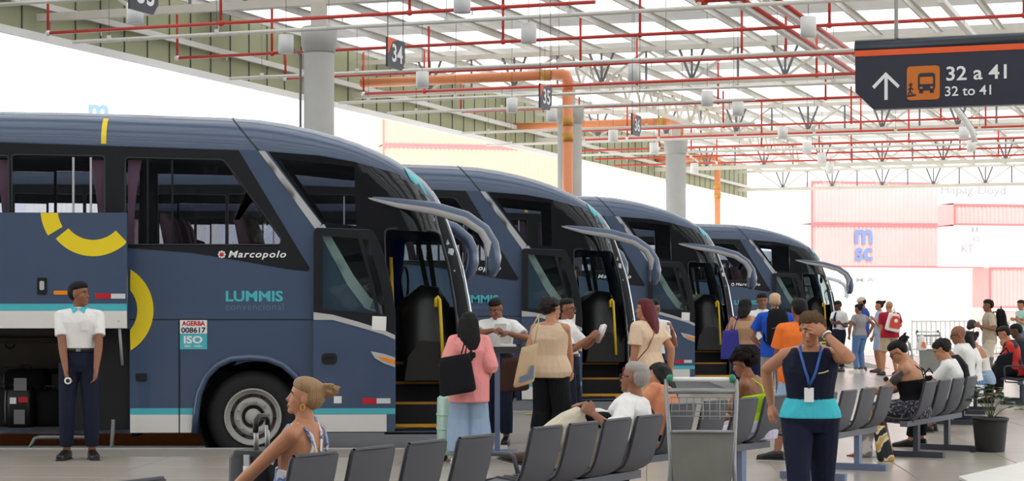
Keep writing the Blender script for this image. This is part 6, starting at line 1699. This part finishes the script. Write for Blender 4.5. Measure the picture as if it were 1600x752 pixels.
# backpacks
def backpack(per, J, hgt, label, m=M_blackfab, wscale=1.0):
    f_, w_, s_ = J['f'], J['w'], J['s']; h_ = J['h']
    base = J['hip'] + s_ * (.045 * h_) - f_ * (.068 * h_ + .10)
    t = empty('backpack', W(per, base), per.rotation_euler.z, label, 'backpack')
    q = MB(); q.loft([oval(s_ * (z * hgt) - f_ * o, w_, f_, a * wscale, d, 18, 3.2) for z, a, d, o in ((0, .12, .06, 0), (.04, .145, .085, 0), (.3, .155, .10, .01), (.7, .15, .09, 0), (.92, .12, .07, -.01), (1.0, .07, .04, -.02))]); q.build('pack_body', m, t)
    q = MB(); q.loft([oval(s_ * (z * hgt) - f_ * .10, w_, f_, a * wscale, d, 16, 3.2) for z, a, d in ((.06, .10, .02), (.10, .12, .035), (.38, .115, .035), (.44, .09, .02))]); q.build('front_pocket', m, t)
    q = MB(); q.tube([s_ * (.45 * hgt) - f_ * .128 - w_ * .10, s_ * (.50 * hgt) - f_ * .118, s_ * (.45 * hgt) - f_ * .128 + w_ * .10], .006, 5); q.build('zip', M_dsteel, t)
    for sd in (1, -1):
        q = MB(); q.tube([s_ * (.85 * hgt) + f_ * .06 + w_ * (.07 * sd), s_ * (.30 * h_ - .045 * h_ + .03) + f_ * .12 + w_ * (.085 * sd), s_ * (.255 * h_) + f_ * .185 + w_ * (.10 * sd), s_ * (.14 * h_) + f_ * .20 + w_ * (.155 * sd), s_ * (.03 * h_) + f_ * .10 + w_ * (.17 * sd), s_ * (.01) + f_ * .05 + w_ * (.12 * sd)], .016, 6, True, .5); q.build('shoulder_strap', m, t)
    q = MB(); q.tube([s_ * hgt + w_ * .03, s_ * (hgt + .05), s_ * hgt - w_ * .03], .008, 5); q.build('grab_handle', m, t)
    return t
backpack(p10, J10, .50, 'black backpack worn by the man in royal blue')
backpack(p18, J18, .52, 'black backpack worn by the man in khaki uniform')
hpw = W(p18, (J18['Lhand'] + J18['Rhand']) / 2)
t = empty('helmet', hpw + Vector((-.10, -.02, .0)), 0, 'black helmet held by the man in khaki uniform', 'helmet')
q = MB(); q.ell((0, 0, 0), (.095, .08, .09), None, 16, 10); q.ell((-.05, -.02, -.05), (.06, .06, .06), None, 12, 8); remesh(q, 'helmet_shell', M_black, t, .014, 2)
q = MB(); q.tube([(.02, -.06, -.10), (.0, -.05, -.24), (.05, -.02, -.40)], .008, 5); q.build('chin_strap', M_black, t)
# red and white carrier bag
y = 42.36
c = P(1394, 518, y); t = empty('carrier_bag', c, R(8), 'white plastic carrier bag with red print on the back of the man in red', 'bag')
q = MB(); soft_bag(q, Vector((0, 0, 0)), Vector((1, 0, -.22)).normalized(), Vector((.12, 0, 1)).normalized(), Vector((0, 1, 0)), .36, .24, .40, .12, .05); q.build('bag_body', M_plbag, t)
q = MB(); q.prism([(-.09, -.072, .09), (.15, -.072, .05), (.16, -.066, .24), (.12, -.060, .33), (-.0, -.060, .34), (-.06, -.064, .26)], (0, -.006, 0)); q.build('red_print', mat('red_print', (206, 60, 44), .6), t)
q = MB(); q.lathe([(.045, 0), (.045, .004), (0, .004)], (.06, -.078, .23), (0, -1, 0), 14); q.build('white_emblem', M_plbag, t)
q = MB(); q.tube([(-.02, 0, .38), (.05, .03, .50), (.10, .02, .38)], .018, 6); q.build('handle', M_plbag, t)
# black suitcase beside the blonde woman
y = 10.35
c = Vector((GX(414, y), y, 0)); t = empty('suitcase', c, R(-28), 'black glossy wheeled suitcase with raised handle beside the blonde woman', 'suitcase')
M_cgl = mat('black_gloss_shell', (20, 20, 23), .38, spec=.3, bump=.15, bscale=12)
q = MB(); q.loft([oval(Vector((0, 0, z)), Vector((1, 0, 0)), Vector((0, 1, 0)), a, b2, 20, 5) for z, a, b2 in ((.06, .10, .17), (.08, .12, .19), (.35, .125, .195), (.60, .12, .19), (.635, .10, .17))]); q.build('shell', M_cgl, t)
q = MB(); q.box((0.03, -.197, .36), (.035, .012, .52)); q.build('frame_strip', M_alu, t)
q = MB(); q.box((.03, -.206, .555), (.03, .01, .03)); q.build('lock', M_signwhite, t)
for sy in (-.09, .09):
    q = MB(); q.tube([(-.02, sy * .55, .62), (-.02, sy * .55, .74)], .013, 8); q.build('handle_rod', M_alu, t)
q = MB(); q.tube([(-.02, -.055, .71), (-.02, -.05, .765), (-.02, -.03, .78), (-.02, .03, .78), (-.02, .05, .765), (-.02, .055, .71)], .015, 8); q.build('handle_grip', M_black, t)
for sx_ in (-.08, .08):
    for sy in (-.13, .13):
        q = MB(); q.tube([(sx_, sy - .015, .035), (sx_, sy + .015, .035)], .035, 10); q.build('wheel', M_black, t)
t.scale = (1.05, 1.05, 1.19)
# dark bag on the floor beyond the first bench
c = Vector((GX(560, 10.6), 10.75, 0)); t = empty('rucksack', c, R(20), 'dark rucksack lying on the floor between the first bench seats', 'bag')
q = MB(); soft_bag(q, Vector((0, 0, 0)), Vector((1, 0, 0)), Zv, Vector((0, 1, 0)), .42, .30, .50, .26, .16); q.build('bag_body', M_blackfab, t)
q = MB(); q.tube([(-.1, 0, .49), (0, -.05, .55), (.1, 0, .49)], .012, 6); q.build('handle', M_blackfab, t)
# luggage in the hold
bx, by = BUS[0]
def hold(px, Yo): return Vector((GX(px, 21.3 + Yo), 21.3 + Yo, b(0, 671)[1] - 0.2))
def case(px, Yo, wd_, hgt, dp, label, m, rot=0, patches=False):
    t = empty('suitcase', hold(px, Yo), R(rot), label, 'luggage', 'bags in the luggage hold')
    q = MB(); q.loft([oval(Vector((0, 0, z * hgt)), Vector((1, 0, 0)), Vector((0, 1, 0)), wd_ / 2 * k, dp / 2 * k, 18, 4) for z, k in ((0, .9), (.05, 1), (.5, 1.03), (.93, 1), (1, .85))]); q.build('shell', m, t)
    q = MB(); q.tube([(-.07, -dp * .3, hgt * .98), (-.05, -dp * .3, hgt + .05), (.05, -dp * .3, hgt + .05), (.07, -dp * .3, hgt * .98)], .012, 6); q.build('handle', M_black, t)
    q = MB(); q.tube([(-wd_ / 2 * .99, -dp * .28, hgt * .1), (-wd_ / 2 * 1.02, -dp * .28, hgt * .5), (-wd_ / 2 * .98, -dp * .28, hgt * .92)], .014, 6); q.build('piping', M_dsteel, t)
    if patches:
        for k, (x, z, a, c2, mm) in enumerate(((-.05, .30, .07, .07, M_paper), (.06, .31, .10, .06, M_redrefl), (.02, .12, .12, .16, M_dsteel), (.03, .48, .14, .14, M_dsteel))):
            q = MB(); q.box((x, -dp / 2 * 1.04, z), (a, .008, c2)); q.build('sticker' if k < 2 else 'pocket', mm, t)
    return t
case(33, .10, .30, .44, .30, 'small black suitcase with stickers at the front of the hold', M_cgl, 0, True)
case(44, .75, .50, .62, .36, 'rounded black holdall standing behind the stickered suitcase in the hold', M_blackfab)
case(80, .30, .34, .40, .34, 'black soft bag left of the attendant in the hold', M_blackfab, 8)
case(4, .35, .30, .42, .34, 'dark bag at the left edge of the hold', cloth('dark_grey_bag', (48, 46, 46), .2))
case(160, .22, .30, .36, .30, 'black square bag right of the attendant in the hold', M_blackfab, -4)
# luggage trolley in front
def trolley(c, rot, label, scale=1.0):
    t = empty('luggage_trolley', c, rot, label, 'trolley', 'steel luggage trolleys'); t.scale = (scale,) * 3
    W2 = .265
    for sx_ in (-1, 1):
        q = MB(); q.tube([(sx_ * W2, -.02, .06), (sx_ * (W2 - .02), .0, .40), (sx_ * (W2 - .005), .03, .70), (sx_ * (W2 + .01), .10, .93), (sx_ * (W2 + .01), .18, 1.04)], .017, 8); q.build('upright', M_tube, t)
        q = MB(); q.tube([(sx_ * (W2 - .055), -.02, .20), (sx_ * (W2 - .03), .0, .50), (sx_ * (W2 - .01), .02, .66)], .013, 8); q.build('brace', M_tube, t)
        q = MB(); q.ell((sx_ * (W2 - .02), .18, 1.05), (.030, .030, .035), None, 10, 6); q.build('grip_cap', M_green, t)
        q = MB(); q.tube([(sx_ * W2 - .015, -.02, .06), (sx_ * W2 + .015, -.02, .06)], .06, 14); q.build('wheel', M_black, t)
    q = MB(); q.tube([(-W2, .18, 1.045), (W2, .18, 1.045)], .019, 10); q.build('handle_bar', M_white, t)
    q = MB(); q.tube([(-W2, .12, .955), (W2, .12, .955)], .024, 10); q.build('brake_bar', M_tube, t)
    q = MB(); q.prism([(-W2 + .05, -.03, .16), (W2 - .05, -.03, .16), (W2 - .015, -.01, .64), (-W2 + .015, -.01, .64)], (0, .008, 0)); q.build('back_plate', M_trolley, t)
    for z in (.15, .645):
        q = MB(); q.tube([(-W2 + .03, -.025, z), (W2 - .03, -.025, z)], .012, 8); q.build('cross_bar', M_tube, t)
    for k in range(9):
        x = lerp(-W2 + .03, W2 - .03, k / 8)
        q = MB(); q.tube([(x, .04, .76), (x, .05, .91)], .0035, 5); q.build('basket_wire', M_tube, t)
    for z in (.76, .80, .86, .91):
        q = MB(); q.tube([(-W2 + .02, .04, z), (W2 - .02, .04, z)], .0045, 5); q.build('basket_wire', M_tube, t)
    for x in (-.07, .06):
        q = MB(); q.tube([(x, .045, .93), (x, .03, .74), (x + .08, .03, .74), (x + .08, .045, .93)], .0045, 5); q.build('basket_hook', M_tube, t)
    q = MB(); q.prism([(-W2 + .04, .0, .15), (W2 - .04, .0, .15), (W2 - .06, .62, .13), (-W2 + .06, .62, .13)], (0, 0, .012)); q.build('deck_plate', M_trolley, t)
    q = MB(); q.tube([(-.04, .60, .06), (.04, .60, .06)], .06, 12); q.build('wheel', M_black, t)
    return t
y = 14.1
trolley(Vector((GX(1097, y), y, 0)), R(-3), 'steel luggage trolley with a white handle bar standing in front of the seats', .94)
t = trolley(Vector((GX(1454, 41), 41, 0)), R(10), 'far steel trolley beyond the seats, beside the tattooed woman', .95)
t = trolley(Vector((GX(1424, 39), 39, 0)), R(70), 'far steel trolley turned sideways, next to the plastic bag', .85)
c = P(1440, 536, 38.8); t = empty('carrier_bag', c, 0, 'orange and white bag resting on the far sideways trolley', 'bag')
q = MB(); soft_bag(q, Vector((0, 0, -.15)), Vector((1, 0, 0)), Zv, Vector((0, 1, 0)), .20, .08, .30, .2, .08); q.build('bag_body', M_plbag, t)
q = MB(); q.prism([(-.03, -.105, -.08), (.07, -.105, -.10), (.05, -.085, .02), (-.01, -.085, .02)], (0, -.006, 0)); q.build('red_print', mat('orange_print', (222, 120, 66), .6), t)
# plant in a black pot
y = 19.0
c = Vector((GX(1547, 20.2), 20.2, 0)); t = empty('potted_plant', c, 0, 'black plastic pot with a few leafy stems standing at the right', 'plant')
q = MB(); q.lathe([(.150, 0), (.152, .02), (.178, .30), (.182, .325), (.194, .33), (.194, .355), (.176, .36), (.170, .33), (0, .33)], n=32, caps=False); q.build('pot', mat('black_pot', (30, 30, 32), .55), t)
q = MB(); q.lathe([(.172, .325), (.10, .335), (0, .33)], n=20, caps=False); q.build('soil', mat('soil', (62, 48, 38), .95, bump=.5), t)
M_leaf = mat('leaf_green', (62, 92, 44), .55, var=.25, scale=20); M_stem = mat('stem', (104, 120, 74), .6)
rr = random.Random(3)
for ex, ey, ez in ((-.12, .0, .62), (-.05, .05, .66), (.07, .02, .60), (.13, -.05, .57), (.26, -.03, .50), (.02, -.06, .70), (-.16, .06, .57)):
    q = MB(); tip = Vector((ex, ey, ez)); q.tube([(0.01, 0, .33), (ex * .45, ey * .4, lerp(.33, ez, .62)), tip], [.006, .005, .003], 5); st = q.build('stem', M_stem, t)
    for k in range(6):
        a = rr.random() * 6.28; d = Vector((math.cos(a), math.sin(a), -.25 + .5 * rr.random())).normalized(); L = .10 + .05 * rr.random()
        u_ = d.cross(Zv).normalized(); p0 = tip - Vector((0, 0, .025 * (k % 3)))
        q = MB(); mid = p0 + d * L * .5 + Zv * .012
        q.add([p0, mid + u_ * .036, p0 + d * L, mid - u_ * .036, mid - Zv * .014], [(0, 1, 4), (1, 2, 4), (2, 3, 4), (3, 0, 4)], True); q.build('leaf', M_leaf, st)
c2 = c + Vector((-.20, -.10, 0))
q = MB(); q.box((0, 0, .03), (.05, .05, .06)); o = q.build('floor_bracket', M_black); o.location = c2; tag(o, 'small black block on the floor beside the plant pot', 'block')
# bags on the floor by the tattooed woman
bagp = pattern_mat('black_white_gold_print', (26, 26, 30), (222, 214, 190), 9, .50, .54, third=(190, 150, 80))
bagq = pattern_mat('grey_leaf_print', (190, 184, 178), (120, 112, 112), 10, .46, .54)
y = 18.75
c = P(1385, 706, 18.9); c.z = 0; t = empty('beach_bag', c, R(12), 'black, white and gold patterned bag on the floor under the seats', 'bag')
q = MB(); soft_bag(q, Vector((0, 0, 0)), Vector((1, 0, .0)), Vector((-.22, 0, 1)).normalized(), Vector((0, 1, 0)), .17, .12, .36, .12, .05); q.build('bag_body', bagp, t)
q = MB(); q.tube([(-.10, 0, .34), (-.12, 0, .45), (-.05, 0, .44), (-.04, 0, .34)], .01, 6); q.build('handle', M_black, t)
c = P(1353, 702, 19.4); c.z = 0; t = empty('beach_bag', c, 0, 'grey patterned bag on the floor left of the black and gold one', 'bag')
q = MB(); soft_bag(q, Vector((0, 0, 0)), Vector((1, 0, 0)), Vector((.04, 0, 1)).normalized(), Vector((0, 1, 0)), .12, .11, .40, .10, .05); q.build('bag_body', bagq, t)
q = MB(); q.tube([(-.03, 0, .38), (-.02, 0, .47), (.03, 0, .47), (.03, 0, .38)], .009, 6); q.build('handle', M_black, t)
c = P(1368, 714, 19.5); c.z = 0
q = MB(); q.loft([oval(Vector((0, 0, z)), Vector((1, 0, 0)), Vector((0, 1, 0)), a, b2, 16, 6) for z, a, b2 in ((0, .16, .07), (.01, .165, .075), (.05, .165, .075), (.06, .155, .065))]); o = q.build('flat_box', M_white); o.location = c; tag(o, 'white flat box on the floor under the patterned bag', 'box')
# lap bag of the young man at the right
c = P(1562, 578, 29.8); t = empty('rucksack', c + Vector((0, 0, -.12)), R(20), 'black bag on the lap of the young man in red', 'bag')
q = MB(); soft_bag(q, Vector((0, 0, 0)), Vector((1, 0, .25)).normalized(), Vector((.3, 0, 1)).normalized(), Vector((0, 1, 0)), .34, .26, .38, .2, .12); q.build('bag_body', M_blackfab, t)
q = MB(); q.tube([(.0, 0, .36), (.08, -.06, .46), (.18, 0, .36)], .012, 6); q.build('handle', M_blackfab, t)
# dark bag held by the seated people
c = W(s6, (K6['Lk'] + K6['Rk']) / 2 * .75 + K6['hip'] * .25 + Vector((0, 0, .075))); t = empty('handbag', c, 0, 'black handbag held on the lap beside the white tee', 'bag')
q = MB(); soft_bag(q, Vector((0, 0, 0)), Vector((1, 0, .1)).normalized(), Zv, Vector((0, 1, 0)), .30, .24, .24, .16, .08); q.build('bag_body', M_blackfab, t)
q = MB(); q.tube([(-.08, 0, .22), (0, -.03, .32), (.08, 0, .22)], .010, 6); q.build('handle', M_blackfab, t)
# white slab end at the lower right corner
q = MB(); q.prism([P(1498, 741, 16.9), P(1606, 714, 18.6), P(1660, 716, 18.6), P(1660, 760, 16.2), P(1520, 760, 16.2)], (0, 0, .02))
o = q.build('floor_plate', mat('white_plate', (226, 222, 216), .4)); tag(o, 'white flat plate lying on the floor at the lower right corner', 'plate')
for v in o.data.vertices: v.co.z = .004 if v.index < 5 else .03
# pale fence beyond
A, B2 = P(1425, 500, 62), P(1680, 500, 66); A.z = 0; B2.z = 0
t = empty('fence', A, 0, 'pale low railing far behind the seated people', 'fence')
d = B2 - A
for z in (.15, 1.05):
    q = MB(); q.bar(Vector((0, 0, z)), d + Vector((0, 0, z)), .05, .05); q.build('rail', M_white, t)
n_ = 36
pk = MB(); pk.bar((0, 0, 0), (0, 0, 1.1), .03, .03); pk = pk.mesh('picket'); pk.materials.append(mat('pale_pink_paint', (246, 234, 232), .6))
for k in range(n_ + 1): inst('picket', pk, t, d * (k / n_))
